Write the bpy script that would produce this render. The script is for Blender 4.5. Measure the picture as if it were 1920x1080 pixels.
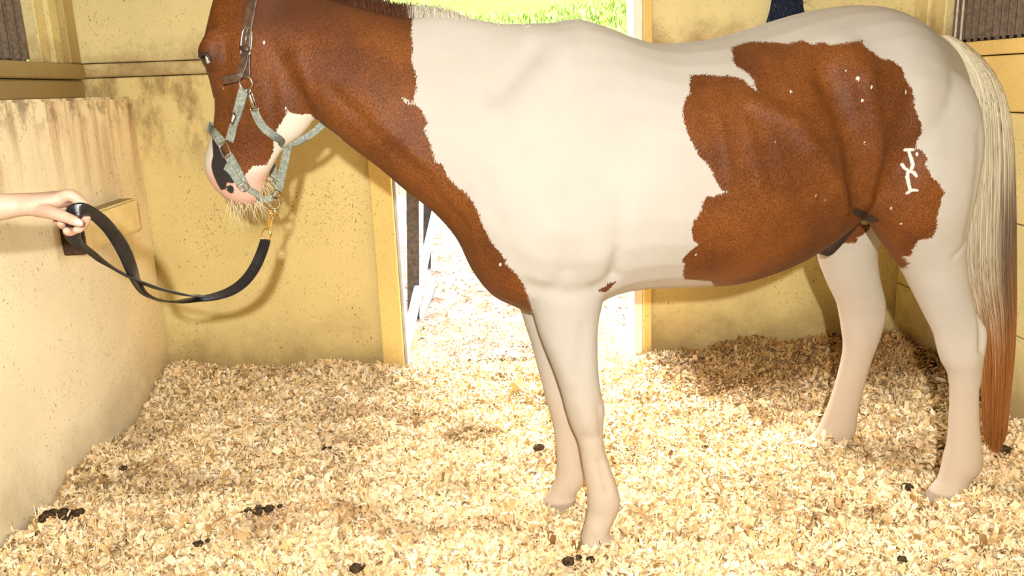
import bpy, bmesh, math, random
import numpy as np
from mathutils import Matrix, Vector
from mathutils.bvhtree import BVHTree

for o in list(bpy.data.objects):
    bpy.data.objects.remove(o)
SC = bpy.context.scene
COL = SC.collection

# ------------------------------------------------------------------ camera
cam_d = bpy.data.cameras.new('camera')
cam_d.sensor_width = 36.0
cam_d.lens = 29.21
cam_d.clip_start = 0.05
cam = bpy.data.objects.new('camera', cam_d)
COL.objects.link(cam)
cam.matrix_world = Matrix(((0.997548, 0.050336, -0.048614, 0.000000), (-0.059153, 0.235366, -0.970105, 0.000000), (-0.037390, 0.970603, 0.237766, 1.300000), (0.000000, 0.000000, 0.000000, 1.000000)))
SC.camera = cam

# ------------------------------------------------------------------ daylight
world = bpy.data.worlds.new('sky')
SC.world = world
world.use_nodes = True
wn = world.node_tree.nodes
wl = world.node_tree.links
bg = wn['Background']
sky = wn.new('ShaderNodeTexSky')
sky.sky_type = 'NISHITA'
sky.sun_disc = False
sky.sun_elevation = math.radians(56)
sky.sun_rotation = math.radians(-19)
sky.air_density = 1.0; sky.dust_density = 3.0; sky.ozone_density = 1.0
wl.new(sky.outputs[0], bg.inputs[0])
bg.inputs[1].default_value = 2.1

sun_d = bpy.data.lights.new('sun', 'SUN')
sun_d.energy = 5.0
sun_d.angle = math.radians(3)
sun_d.color = (1.0, 0.94, 0.84)
sun = bpy.data.objects.new('sun', sun_d)
COL.objects.link(sun)
sun.rotation_euler = Vector((0.22, -0.62, -1.0)).to_track_quat('-Z', 'Y').to_euler()

# the photographer's flash, just above and behind the lens
fl_d = bpy.data.lights.new('flash', 'SPOT')
fl_d.energy = 600.0
fl_d.spot_size = math.radians(112)
fl_d.spot_blend = 0.35
fl_d.shadow_soft_size = 0.022
fl_d.color = (1.0, 0.98, 0.96)
fl = bpy.data.objects.new('camera_flash', fl_d)
COL.objects.link(fl)
fl.location = (0.0, -0.42, 1.53)
fl.rotation_euler = Vector((0.10, 1.0, -0.22)).to_track_quat('-Z', 'Y').to_euler()

SC.view_settings.view_transform = 'Standard'
SC.view_settings.look = 'None'
SC.view_settings.gamma = 1.0
SC.view_settings.use_curve_mapping = False
SC.view_settings.exposure = -0.26

D = {
  'loft': {
    'torso': [[[0.1227,2.2181,1.0632],[0.1071,2.2153,0.847],0.1,[0.1772,-0.9842,0.0],0.0,1.0],[[0.1398,2.2212,1.2158],[0.1229,2.2181,0.7557],0.165,[0.1772,-0.9842,0.0],-0.1,1.0],[[0.1765,2.2278,1.3766],[0.1539,2.2237,0.6994],0.205,[0.1772,-0.9842,0.0],-0.2,1.0],[[0.2349,2.2383,1.4441],[0.2294,2.2373,0.684],0.23,[0.1772,-0.9842,0.0],-0.3,1.0],[[0.2777,2.246,1.4577],[0.2834,2.247,0.6863],0.243,[0.1772,-0.9842,0.0],-0.34,1.0],[[0.3177,2.2532,1.4583],[0.3302,2.2554,0.7018],0.255,[0.1772,-0.9842,0.0],-0.34,1.0],[[0.3854,2.2654,1.4382],[0.3931,2.2668,0.7206],0.268,[0.1772,-0.9842,0.0],-0.28,1.0],[[0.4587,2.2786,1.4095],[0.4645,2.2796,0.7263],0.28,[0.1772,-0.9842,0.0],-0.2,1.0],[[0.526,2.2907,1.3928],[0.5367,2.2926,0.7225],0.288,[0.1772,-0.9842,0.0],-0.12,1.0],[[0.6172,2.3071,1.3932],[0.6265,2.3088,0.7172],0.296,[0.1772,-0.9842,0.0],-0.08,1.0],[[0.7098,2.3238,1.4048],[0.7263,2.3267,0.7126],0.298,[0.1772,-0.9842,0.0],-0.05,1.0],[[0.7879,2.3378,1.4226],[0.8105,2.3419,0.7208],0.295,[0.1772,-0.9842,0.0],0.0,1.0],[[0.8747,2.3534,1.446],[0.8954,2.3572,0.7422],0.285,[0.1772,-0.9842,0.0],0.0,1.0],[[0.9627,2.3693,1.4654],[0.9807,2.3725,0.7736],0.272,[0.1772,-0.9842,0.0],0.04,1.0],[[1.0524,2.3854,1.4773],[1.0743,2.3894,0.829],0.262,[0.1772,-0.9842,0.0],0.06,1.0],[[1.1442,2.402,1.4794],[1.1504,2.4031,0.8877],0.262,[0.1772,-0.9842,0.0],0.05,1.0],[[1.2217,2.4159,1.4652],[1.242,2.4196,0.8647],0.25,[0.1772,-0.9842,0.0],0.0,1.0],[[1.2929,2.4287,1.4392],[1.3169,2.433,0.8427],0.22,[0.1772,-0.9842,0.0],-0.1,1.0],[[1.3608,2.441,1.4054],[1.3837,2.4451,0.821],0.175,[0.1772,-0.9842,0.0],-0.15,1.0],[[1.4172,2.4511,1.3742],[1.4405,2.4553,0.8166],0.13,[0.1772,-0.9842,0.0],-0.2,1.0],[[1.4629,2.4593,1.3323],[1.4753,2.4616,0.8473],0.09,[0.1772,-0.9842,0.0],-0.2,1.0],[[1.494,2.4649,1.2625],[1.4971,2.4655,0.9119],0.06,[0.1772,-0.9842,0.0],0.0,1.0],[[1.5178,2.4692,1.1603],[1.5136,2.4684,1.025],0.03,[0.1772,-0.9842,0.0],0.0,1.0]],
    'neck': [[[0.36,2.25,1.303],[0.2616,2.25,0.7099],0.22,[0.0499,-0.9988,0.0],-0.2,1.0],[[0.3023,2.245,1.4396],[0.17,2.245,0.682],0.232,[0.0499,-0.9988,0.0],-0.32,1.0],[[0.2353,2.24,1.4521],[0.1105,2.24,0.7051],0.222,[0.0499,-0.9988,0.0],-0.38,1.0],[[0.1727,2.235,1.4525],[0.0494,2.235,0.7433],0.204,[0.0499,-0.9988,0.0],-0.42,1.0],[[0.1037,2.23,1.4544],[0.0025,2.23,0.8119],0.178,[0.0499,-0.9988,0.0],-0.45,1.0],[[0.0291,2.225,1.4683],[-0.0338,2.225,0.8992],0.15,[0.0499,-0.9988,0.0],-0.45,1.0],[[-0.0516,2.22,1.4783],[-0.0884,2.22,0.9724],0.128,[0.0499,-0.9988,0.0],-0.45,1.0],[[-0.1324,2.215,1.4754],[-0.1554,2.215,1.0319],0.114,[0.0499,-0.9988,0.0],-0.42,1.0],[[-0.2115,2.215,1.4934],[-0.225,2.215,1.0983],0.105,[0.0499,-0.9988,0.0],-0.4,1.0],[[-0.2901,2.22,1.5168],[-0.2934,2.22,1.155],0.098,[0.0499,-0.9988,0.0],-0.35,1.0],[[-0.3682,2.225,1.5426],[-0.3531,2.225,1.2079],0.092,[0.0499,-0.9988,0.0],-0.3,1.0],[[-0.446,2.23,1.5683],[-0.3961,2.23,1.257],0.086,[0.0499,-0.9988,0.0],-0.25,1.0],[[-0.5111,2.235,1.586],[-0.4375,2.235,1.3324],0.08,[0.0499,-0.9988,0.0],-0.2,1.0]],
    'head': [[[-0.5312,2.262,1.6112],[-0.4653,2.238,1.6192],0.035,[-0.342,-0.9397,0.0],0.0,1.0],[[-0.5724,2.2783,1.591],[-0.4169,2.2217,1.5799],0.062,[-0.342,-0.9397,0.0],0.0,1.0],[[-0.6091,2.2919,1.5452],[-0.3789,2.2081,1.4953],0.082,[-0.342,-0.9397,0.0],0.1,1.0],[[-0.63,2.299,1.4907],[-0.361,2.201,1.4294],0.094,[-0.342,-0.9397,0.0],0.18,1.0],[[-0.6468,2.3029,1.4393],[-0.3563,2.1971,1.3629],0.1,[-0.342,-0.9397,0.0],0.22,1.0],[[-0.6528,2.3027,1.391],[-0.3633,2.1973,1.3],0.098,[-0.342,-0.9397,0.0],0.2,1.0],[[-0.6471,2.2994,1.3404],[-0.3758,2.2006,1.2529],0.09,[-0.342,-0.9397,0.0],0.12,1.0],[[-0.6448,2.2957,1.2933],[-0.3937,2.2043,1.2221],0.08,[-0.342,-0.9397,0.0],0.05,1.0],[[-0.6499,2.2905,1.2529],[-0.4272,2.2095,1.1889],0.07,[-0.342,-0.9397,0.0],0,1.0],[[-0.6592,2.2855,1.2123],[-0.4641,2.2145,1.1655],0.061,[-0.342,-0.9397,0.0],0.0,1.0],[[-0.6748,2.2835,1.1757],[-0.4905,2.2165,1.1387],0.056,[-0.342,-0.9397,0.0],0.0,1.0],[[-0.6875,2.2826,1.1401],[-0.5086,2.2174,1.1114],0.054,[-0.342,-0.9397,0.0],0.0,1.0],[[-0.6886,2.2801,1.1094],[-0.5231,2.2199,1.0923],0.054,[-0.342,-0.9397,0.0],0.0,1.0],[[-0.6785,2.2764,1.0794],[-0.5332,2.2236,1.0743],0.052,[-0.342,-0.9397,0.0],0.0,1.0],[[-0.6598,2.2721,1.0517],[-0.5381,2.2279,1.0533],0.047,[-0.342,-0.9397,0.0],0.0,1.0],[[-0.6359,2.2662,1.0306],[-0.547,2.2338,1.0337],0.037,[-0.342,-0.9397,0.0],0.0,1.0],[[-0.6124,2.2583,1.0181],[-0.5666,2.2417,1.0189],0.02,[-0.342,-0.9397,0.0],0.0,1.0]],
    'fore_near': [[[0.1211,2.13,0.9762],[0.3618,2.13,0.986],0.07,[0.0499,-0.9988,0.0],0.0,1.0],[[0.1353,2.11,0.9091],[0.3687,2.11,0.9119],0.085,[0.0499,-0.9988,0.0],0.0,1.0],[[0.1429,2.11,0.8453],[0.3681,2.11,0.844],0.085,[0.0499,-0.9988,0.0],0.0,1.0],[[0.1494,2.115,0.7794],[0.3586,2.115,0.7903],0.078,[0.0499,-0.9988,0.0],0.0,1.0],[[0.1578,2.12,0.7195],[0.343,2.12,0.7213],0.07,[0.0499,-0.9988,0.0],0.0,1.0],[[0.1716,2.12,0.6597],[0.3323,2.12,0.6657],0.063,[0.0499,-0.9988,0.0],0.0,1.0],[[0.1887,2.12,0.6065],[0.3301,2.12,0.606],0.057,[0.0499,-0.9988,0.0],0.0,1.0],[[0.2128,2.12,0.537],[0.332,2.12,0.53],0.05,[0.0499,-0.9988,0.0],0.0,1.0],[[0.2303,2.12,0.4745],[0.34,2.12,0.4679],0.046,[0.0499,-0.9988,0.0],0.0,1.0],[[0.2409,2.12,0.4273],[0.3476,2.12,0.427],0.046,[0.0499,-0.9988,0.0],0.0,1.0],[[0.2532,2.12,0.3826],[0.3434,2.12,0.3801],0.043,[0.0499,-0.9988,0.0],0.0,1.0],[[0.2715,2.12,0.3355],[0.3429,2.12,0.3341],0.036,[0.0499,-0.9988,0.0],0.0,1.0],[[0.2783,2.12,0.2983],[0.3499,2.12,0.2952],0.033,[0.0499,-0.9988,0.0],0.0,1.0],[[0.2849,2.12,0.2495],[0.363,2.12,0.2491],0.033,[0.0499,-0.9988,0.0],0.0,1.0],[[0.2903,2.12,0.2117],[0.3762,2.12,0.2075],0.036,[0.0499,-0.9988,0.0],0.0,1.0],[[0.2943,2.12,0.1803],[0.3865,2.12,0.1641],0.039,[0.0499,-0.9988,0.0],0.0,1.0],[[0.2953,2.12,0.1472],[0.3878,2.12,0.1358],0.04,[0.0499,-0.9988,0.0],0.0,1.0],[[0.2948,2.12,0.1157],[0.3784,2.12,0.1065],0.037,[0.0499,-0.9988,0.0],0.0,1.0],[[0.2867,2.11,0.0868],[0.3612,2.11,0.0782],0.034,[0.0499,-0.9988,0.0],0.0,1.0],[[0.2786,2.11,0.0572],[0.3563,2.11,0.0516],0.038,[0.0499,-0.9988,0.0],0.0,1.0],[[0.2737,2.11,0.0374],[0.3669,2.11,0.034],0.046,[0.0499,-0.9988,0.0],0.0,1.0],[[0.2718,2.11,0.0172],[0.3775,2.11,0.0163],0.052,[0.0499,-0.9988,0.0],0.0,1.0],[[0.2683,2.11,-0.0097],[0.3788,2.11,-0.011],0.054,[0.0499,-0.9988,0.0],0.0,1.0],[[0.2712,2.11,-0.0201],[0.3726,2.11,-0.0208],0.05,[0.0499,-0.9988,0.0],0.0,1.0]],
    'fore_far': [[[0.1064,2.36,0.8178],[0.301,2.36,0.824],0.07,[0.0499,-0.9988,0.0],0.0,1.0],[[0.1214,2.36,0.7214],[0.2879,2.36,0.7209],0.07,[0.0499,-0.9988,0.0],0.0,1.0],[[0.1415,2.37,0.6496],[0.2845,2.37,0.6534],0.062,[0.0499,-0.9988,0.0],0.0,1.0],[[0.1541,2.37,0.5995],[0.2833,2.37,0.5958],0.058,[0.0499,-0.9988,0.0],0.0,1.0],[[0.1684,2.37,0.5489],[0.2855,2.37,0.5457],0.052,[0.0499,-0.9988,0.0],0.0,1.0],[[0.1824,2.37,0.4842],[0.2905,2.37,0.478],0.046,[0.0499,-0.9988,0.0],0.0,1.0],[[0.1981,2.37,0.4152],[0.2989,2.37,0.4092],0.042,[0.0499,-0.9988,0.0],0.0,1.0],[[0.2066,2.37,0.3681],[0.3079,2.37,0.3655],0.042,[0.0499,-0.9988,0.0],0.0,1.0],[[0.2184,2.37,0.324],[0.3119,2.37,0.3182],0.04,[0.0499,-0.9988,0.0],0.0,1.0],[[0.2285,2.37,0.2708],[0.3127,2.37,0.269],0.036,[0.0499,-0.9988,0.0],0.0,1.0],[[0.2351,2.37,0.203],[0.3165,2.37,0.2013],0.033,[0.0499,-0.9988,0.0],0.0,1.0],[[0.237,2.37,0.1454],[0.3221,2.37,0.1434],0.034,[0.0499,-0.9988,0.0],0.0,1.0],[[0.2328,2.37,0.1095],[0.3266,2.37,0.1069],0.037,[0.0499,-0.9988,0.0],0.0,1.0],[[0.2202,2.37,0.0758],[0.316,2.37,0.0766],0.037,[0.0499,-0.9988,0.0],0.0,1.0],[[0.2043,2.37,0.0475],[0.2968,2.37,0.0449],0.034,[0.0499,-0.9988,0.0],0.0,1.0],[[0.1937,2.37,0.0299],[0.2946,2.37,0.0174],0.042,[0.0499,-0.9988,0.0],0.0,1.0],[[0.1865,2.37,0.0138],[0.3027,2.37,-0.0035],0.048,[0.0499,-0.9988,0.0],0.0,1.0],[[0.1842,2.37,-0.0082],[0.3074,2.37,-0.0243],0.052,[0.0499,-0.9988,0.0],0.0,1.0],[[0.1887,2.37,-0.0271],[0.3021,2.37,-0.0388],0.05,[0.0499,-0.9988,0.0],0.0,1.0]],
    'hind_near': [[[1.1356,2.3,1.3173],[1.3321,2.3,1.3102],0.05,[0.0499,-0.9988,0.0],0.0,1.0],[[1.0929,2.29,1.2548],[1.3879,2.29,1.2652],0.085,[0.0499,-0.9988,0.0],0.0,1.0],[[1.0782,2.275,1.1839],[1.4193,2.275,1.1922],0.105,[0.0499,-0.9988,0.0],0.0,1.0],[[1.0779,2.26,1.076],[1.4284,2.26,1.098],0.118,[0.0499,-0.9988,0.0],0.0,1.0],[[1.0932,2.255,0.9874],[1.421,2.255,1.0176],0.12,[0.0499,-0.9988,0.0],0.0,1.0],[[1.1106,2.25,0.9169],[1.4111,2.25,0.9288],0.11,[0.0499,-0.9988,0.0],0.0,1.0],[[1.1477,2.255,0.8583],[1.4063,2.255,0.8644],0.098,[0.0499,-0.9988,0.0],0.0,1.0],[[1.1906,2.265,0.8051],[1.4118,2.265,0.8036],0.088,[0.0499,-0.9988,0.0],0.0,1.0],[[1.2385,2.27,0.7439],[1.4234,2.27,0.7472],0.076,[0.0499,-0.9988,0.0],0.0,1.0],[[1.2824,2.27,0.6687],[1.4409,2.27,0.6796],0.064,[0.0499,-0.9988,0.0],0.0,1.0],[[1.3198,2.27,0.6007],[1.4758,2.27,0.602],0.052,[0.0499,-0.9988,0.0],0.0,1.0],[[1.3522,2.27,0.5418],[1.5072,2.27,0.5464],0.045,[0.0499,-0.9988,0.0],0.0,1.0],[[1.3674,2.27,0.4964],[1.5111,2.27,0.5082],0.044,[0.0499,-0.9988,0.0],0.0,1.0],[[1.3843,2.27,0.4522],[1.5073,2.27,0.4485],0.043,[0.0499,-0.9988,0.0],0.0,1.0],[[1.4094,2.27,0.4089],[1.5069,2.27,0.4031],0.037,[0.0499,-0.9988,0.0],0.0,1.0],[[1.4207,2.27,0.3386],[1.5099,2.27,0.3401],0.031,[0.0499,-0.9988,0.0],0.0,1.0],[[1.4246,2.27,0.2592],[1.5176,2.27,0.2621],0.031,[0.0499,-0.9988,0.0],0.0,1.0],[[1.4255,2.27,0.1929],[1.5313,2.27,0.1914],0.034,[0.0499,-0.9988,0.0],0.0,1.0],[[1.4188,2.27,0.1368],[1.5382,2.27,0.1397],0.038,[0.0499,-0.9988,0.0],0.0,1.0],[[1.4124,2.27,0.0945],[1.5374,2.27,0.097],0.037,[0.0499,-0.9988,0.0],0.0,1.0],[[1.405,2.27,0.0627],[1.5102,2.27,0.0629],0.034,[0.0499,-0.9988,0.0],0.0,1.0],[[1.39,2.27,0.0403],[1.5008,2.27,0.0364],0.042,[0.0499,-0.9988,0.0],0.0,1.0],[[1.3801,2.27,0.0175],[1.5086,2.27,0.0087],0.05,[0.0499,-0.9988,0.0],0.0,1.0],[[1.372,2.27,-0.0074],[1.5214,2.27,-0.0177],0.054,[0.0499,-0.9988,0.0],0.0,1.0],[[1.3769,2.27,-0.026],[1.5194,2.27,-0.0322],0.05,[0.0499,-0.9988,0.0],0.0,1.0]],
    'rump_far': [[[1.2596,2.5447,1.2718],[1.4844,2.5851,1.2638],0.05,[0.1772,-0.9842,0.0],0.0,1.0],[[1.219,2.5475,1.1453],[1.5607,2.609,1.1458],0.1,[0.1772,-0.9842,0.0],0.0,1.0],[[1.2304,2.5496,0.9803],[1.5582,2.6086,0.977],0.115,[0.1772,-0.9842,0.0],0.0,1.0],[[1.2577,2.5545,0.8601],[1.532,2.6039,0.84],0.1,[0.1772,-0.9842,0.0],0.0,1.0]],
    'hind_far': [[[1.1124,2.6,1.0309],[1.4415,2.6,1.0507],0.08,[0.0499,-0.9988,0.0],0.0,1.0],[[1.1053,2.6,0.8949],[1.3993,2.6,0.9161],0.095,[0.0499,-0.9988,0.0],0.0,1.0],[[1.1279,2.62,0.786],[1.3641,2.62,0.8101],0.09,[0.0499,-0.9988,0.0],0.0,1.0],[[1.1547,2.64,0.7093],[1.3489,2.64,0.7323],0.08,[0.0499,-0.9988,0.0],0.0,1.0],[[1.1742,2.65,0.6608],[1.3606,2.65,0.6606],0.07,[0.0499,-0.9988,0.0],0.0,1.0],[[1.2058,2.66,0.5961],[1.3829,2.66,0.5963],0.058,[0.0499,-0.9988,0.0],0.0,1.0],[[1.2394,2.67,0.5358],[1.4084,2.67,0.5306],0.048,[0.0499,-0.9988,0.0],0.0,1.0],[[1.2561,2.68,0.4868],[1.4198,2.68,0.4818],0.044,[0.0499,-0.9988,0.0],0.0,1.0],[[1.2664,2.68,0.4385],[1.4102,2.68,0.4306],0.043,[0.0499,-0.9988,0.0],0.0,1.0],[[1.2759,2.68,0.3879],[1.3966,2.68,0.3811],0.041,[0.0499,-0.9988,0.0],0.0,1.0],[[1.2752,2.68,0.351],[1.3858,2.68,0.3447],0.036,[0.0499,-0.9988,0.0],0.0,1.0],[[1.2686,2.68,0.3025],[1.3722,2.68,0.2906],0.032,[0.0499,-0.9988,0.0],0.0,1.0],[[1.2551,2.68,0.2382],[1.3591,2.68,0.2281],0.031,[0.0499,-0.9988,0.0],0.0,1.0],[[1.2394,2.68,0.1754],[1.3495,2.68,0.1687],0.032,[0.0499,-0.9988,0.0],0.0,1.0],[[1.2228,2.68,0.1262],[1.3413,2.68,0.1148],0.035,[0.0499,-0.9988,0.0],0.0,1.0],[[1.2059,2.68,0.0806],[1.3401,2.68,0.0722],0.038,[0.0499,-0.9988,0.0],0.0,1.0],[[1.1787,2.68,0.0457],[1.3306,2.68,0.036],0.038,[0.0499,-0.9988,0.0],0.0,1.0],[[1.1453,2.68,0.015],[1.3057,2.68,-0.0035],0.044,[0.0499,-0.9988,0.0],0.0,1.0],[[1.1311,2.68,-0.0129],[1.3013,2.68,-0.028],0.05,[0.0499,-0.9988,0.0],0.0,1.0],[[1.1283,2.68,-0.0375],[1.2989,2.68,-0.0528],0.05,[0.0499,-0.9988,0.0],0.0,1.0]],
    'sheath': [[[1.169,2.46,0.9111],[1.2131,2.46,0.8993],0.03,[0.0499,-0.9988,0.0],0.0,1.0],[[1.1531,2.46,0.8708],[1.1991,2.46,0.8571],0.035,[0.0499,-0.9988,0.0],0.0,1.0],[[1.1131,2.46,0.8397],[1.1649,2.46,0.8123],0.04,[0.0499,-0.9988,0.0],0.0,1.0],[[1.0813,2.46,0.808],[1.1304,2.46,0.7705],0.04,[0.0499,-0.9988,0.0],0.0,1.0],[[1.0624,2.46,0.7838],[1.1112,2.46,0.7512],0.035,[0.0499,-0.9988,0.0],0.0,1.0],[[1.0618,2.46,0.7638],[1.0979,2.46,0.7485],0.022,[0.0499,-0.9988,0.0],0.0,1.0]],
    'brow_near': [[[-0.6169,2.185,1.4601],[-0.588,2.185,1.463],0.012,[0.0499,-0.9988,0.0],0.0,1.0],[[-0.6364,2.182,1.4316],[-0.5827,2.182,1.4348],0.022,[0.0499,-0.9988,0.0],0.0,1.0],[[-0.6462,2.18,1.4103],[-0.5823,2.18,1.4118],0.025,[0.0499,-0.9988,0.0],0.0,1.0],[[-0.6424,2.18,1.3885],[-0.5879,2.18,1.3865],0.022,[0.0499,-0.9988,0.0],0.0,1.0],[[-0.6309,2.182,1.3599],[-0.5993,2.182,1.3613],0.012,[0.0499,-0.9988,0.0],0.0,1.0]],
    'brow_far': [[[-0.553,2.3605,1.4601],[-0.5309,2.3419,1.463],0.012,[0.0499,-0.9988,0.0],0.0,1.0],[[-0.566,2.3753,1.4316],[-0.5249,2.3408,1.4348],0.022,[0.0499,-0.9988,0.0],0.0,1.0],[[-0.5723,2.3832,1.4103],[-0.5233,2.3421,1.4118],0.025,[0.0499,-0.9988,0.0],0.0,1.0],[[-0.5693,2.3807,1.3885],[-0.5276,2.3457,1.3865],0.022,[0.0499,-0.9988,0.0],0.0,1.0],[[-0.5618,2.3718,1.3599],[-0.5376,2.3515,1.3613],0.012,[0.0499,-0.9988,0.0],0.0,1.0]],
    'ear_near': [[[-0.5449,2.2,1.5779],[-0.5045,2.2,1.5915],0.03,[0.0499,-0.9988,0.0],0.0,1.0],[[-0.5458,2.19,1.6135],[-0.501,2.19,1.6244],0.026,[0.0499,-0.9988,0.0],0.0,1.0],[[-0.5429,2.185,1.6491],[-0.5067,2.185,1.6541],0.018,[0.0499,-0.9988,0.0],0.0,1.0],[[-0.5352,2.18,1.6817],[-0.5249,2.18,1.6838],0.004,[0.0499,-0.9988,0.0],0.0,1.0]],
    'ear_far': [[[-0.5515,2.32,1.5923],[-0.5089,2.32,1.6067],0.03,[0.0499,-0.9988,0.0],0.0,1.0],[[-0.559,2.33,1.6329],[-0.5113,2.33,1.6445],0.026,[0.0499,-0.9988,0.0],0.0,1.0],[[-0.5585,2.335,1.6725],[-0.5197,2.335,1.6778],0.018,[0.0499,-0.9988,0.0],0.0,1.0],[[-0.5528,2.34,1.7092],[-0.5417,2.34,1.7114],0.004,[0.0499,-0.9988,0.0],0.0,1.0]],
  },
  'relief': [[[[0.1795,1.375],[0.0869,1.2809]],0.03,-0.01,0,9],[[[0.2507,1.3852],[0.1686,1.2342]],0.05,0.01,0,9],[[[0.241,0.9579],[0.2948,0.8926]],0.075,0.016,0,9],[[[0.38,1.0284],[0.3695,0.9344],[0.3616,0.8314]],0.026,-0.007,0,2.3],[[[0.3649,0.8867],[0.3586,0.8247]],0.014,-0.006,0,2.3],[[[0.1546,0.7951],[0.2369,0.7774],[0.3071,0.7804],[0.3543,0.8181]],0.024,-0.008,0,2.25],[[[-0.3169,1.2968],[-0.2083,1.1884],[-0.0934,1.0791],[-0.0116,0.951]],0.018,-0.007,0,9],[[[-0.2182,1.2154],[-0.1154,1.1243],[-0.0345,1.0048]],0.022,0.006,0,9],[[[0.0338,1.09],[0.0795,0.9438],[0.1354,0.8313]],0.03,-0.004,0,9],[[[0.9999,1.3522],[1.0371,1.3043]],0.04,0.014,0,9],[[[0.9278,1.2813],[0.9966,1.1144],[1.0378,0.9698]],0.036,-0.024,0,9],[[[0.7206,1.2361],[0.8268,1.1806],[0.9249,1.0554],[1.0102,0.9501]],0.024,0.014,0,9],[[[1.039,1.2773],[1.0661,1.1387],[1.0854,0.9593]],0.022,0.009,0,9],[[[1.1568,1.2456],[1.1229,1.065],[1.1072,0.9941]],0.03,-0.009,0,9],[[[1.2222,1.145],[1.2017,1.0025]],0.05,0.01,0,9],[[[0.6265,1.2269],[0.6523,1.0514]],0.012,0.003,0,9],[[[0.6923,1.2042],[0.7299,1.0396]],0.012,0.003,0,9],[[[0.7599,1.1676],[0.8029,1.028]],0.012,0.002,0,9],[[[1.3777,1.123],[1.3727,0.9767],[1.373,0.8409]],0.014,-0.004,0,9],[[[1.3976,0.839],[1.34,0.7899]],0.008,-0.005,0,2.3],[[[1.4596,0.665],[1.4758,0.5648],[1.4793,0.4976]],0.012,-0.013,0,2.4],[[[1.5046,0.3668],[1.5347,0.16]],0.008,-0.008,0,2.4],[[[0.2843,0.6759],[0.2742,0.5404]],0.022,-0.005,0,2.2],[[[0.3274,0.4481],[0.3339,0.3596]],0.01,-0.004,0,2.2],[[[0.3251,0.2881],[0.349,0.1939]],0.008,-0.007,0,2.2],[[[-0.4707,1.3328],[-0.4749,1.2312],[-0.4883,1.1606]],0.014,-0.005,0,2.3],[[[-0.5567,1.3483],[-0.5675,1.2292]],0.012,0.006,0,2.3],[[[-0.3997,1.3912],[-0.375,1.3041]],0.014,0.005,0,2.3],[[[-0.5843,1.0785],[-0.5778,1.0701]],0.008,-0.006,0,2.3],[[[0.2801,0.4542],[0.2945,0.405]],0.022,0.006,0,2.2],[[[0.2829,0.3572],[0.309,0.3535]],0.016,-0.004,0,2.2],[[[0.2091,0.6241],[0.2469,0.5283]],0.02,0.003,0,2.2],[[[1.4474,0.5012],[1.4613,0.4575]],0.02,0.004,0,2.4],[[[1.3189,0.4517],[1.3411,0.3706]],0.012,0.003,2.5,3],[[[1.415,0.5197],[1.4209,0.4409]],0.01,-0.004,2.5,3]],
  'coat': {
    'brown_flank': [[0.703,1.3707],[0.7013,1.351],[0.6947,1.3388],[0.6979,1.3239],[0.7231,1.3056],[0.7329,1.2869],[0.7362,1.2582],[0.7276,1.2663],[0.7063,1.2905],[0.6762,1.3008],[0.6484,1.3005],[0.6101,1.3071],[0.5752,1.3058],[0.5671,1.2839],[0.5646,1.2621],[0.5481,1.2449],[0.538,1.2225],[0.5403,1.1946],[0.5453,1.1668],[0.5593,1.1384],[0.5761,1.1061],[0.5852,1.1006],[0.6021,1.0741],[0.6115,1.0504],[0.6292,1.0273],[0.6431,1.0213],[0.6116,1.0151],[0.587,1.0139],[0.5782,0.9971],[0.5749,0.9758],[0.5564,0.9541],[0.5547,0.9289],[0.5615,0.9027],[0.5771,0.8911],[0.5513,0.8672],[0.5398,0.8496],[0.5497,0.8357],[0.5539,0.7994],[0.5664,0.7799],[0.6474,0.7633],[0.7099,0.6934],[0.9416,0.6706],[1.1099,0.7181],[1.2335,0.7067],[1.2391,0.7436],[1.2378,0.767],[1.2191,0.7859],[1.2321,0.7945],[1.2256,0.8153],[1.2303,0.8463],[1.2595,0.8495],[1.2656,0.8776],[1.2563,0.916],[1.2611,0.9379],[1.2588,0.9613],[1.2689,0.9766],[1.2455,1.0063],[1.2264,1.0199],[1.2179,1.0412],[1.2055,1.0513],[1.2142,1.0663],[1.2004,1.0913],[1.1874,1.097],[1.1874,1.1164],[1.1974,1.1341],[1.1933,1.1592],[1.1732,1.1994],[1.1681,1.2468],[1.1466,1.2745],[1.1351,1.3084],[1.1055,1.3282],[1.0836,1.3289],[1.0573,1.3499],[1.0379,1.3654],[1.0444,1.3778],[0.9571,1.3669],[0.9366,1.3762],[0.9071,1.3704],[0.8878,1.3838],[0.849,1.3755],[0.813,1.3814],[0.7607,1.3855],[0.7312,1.3797]],
    'pale_face': [[-0.7138,1.299],[-0.6351,1.296],[-0.6515,1.2255],[-0.6549,1.1947],[-0.6519,1.1506],[-0.6606,1.1247],[-0.6562,1.1016],[-0.642,1.0605],[-0.6267,1.0625],[-0.6196,1.0824],[-0.6015,1.0779],[-0.594,1.0902],[-0.5758,1.0923],[-0.5573,1.1094],[-0.5481,1.1186],[-0.5372,1.1222],[-0.514,1.1202],[-0.5084,1.131],[-0.4938,1.1537],[-0.4859,1.1842],[-0.4763,1.2058],[-0.4621,1.2242],[-0.4427,1.2461],[-0.4431,1.2712],[-0.4353,1.2524],[-0.4087,1.2458],[-0.3876,1.2473],[-0.3794,1.2312],[-0.3147,1.1811],[-0.3273,1.0827],[-0.4505,0.9606],[-0.6454,0.9698],[-0.7449,1.0592]],
    'dark_nose': [[-0.6549,1.1947],[-0.629,1.195],[-0.6189,1.1587],[-0.5962,1.1314],[-0.594,1.0902],[-0.6015,1.0779],[-0.6196,1.0824],[-0.6267,1.0625],[-0.642,1.0605],[-0.6562,1.1016],[-0.6606,1.1247],[-0.6519,1.1506]],
    'girth_spot': [[0.3228,0.7765],[0.3442,0.788],[0.3503,0.7987],[0.37,0.7985],[0.3612,0.7864],[0.3462,0.7691]],
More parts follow.
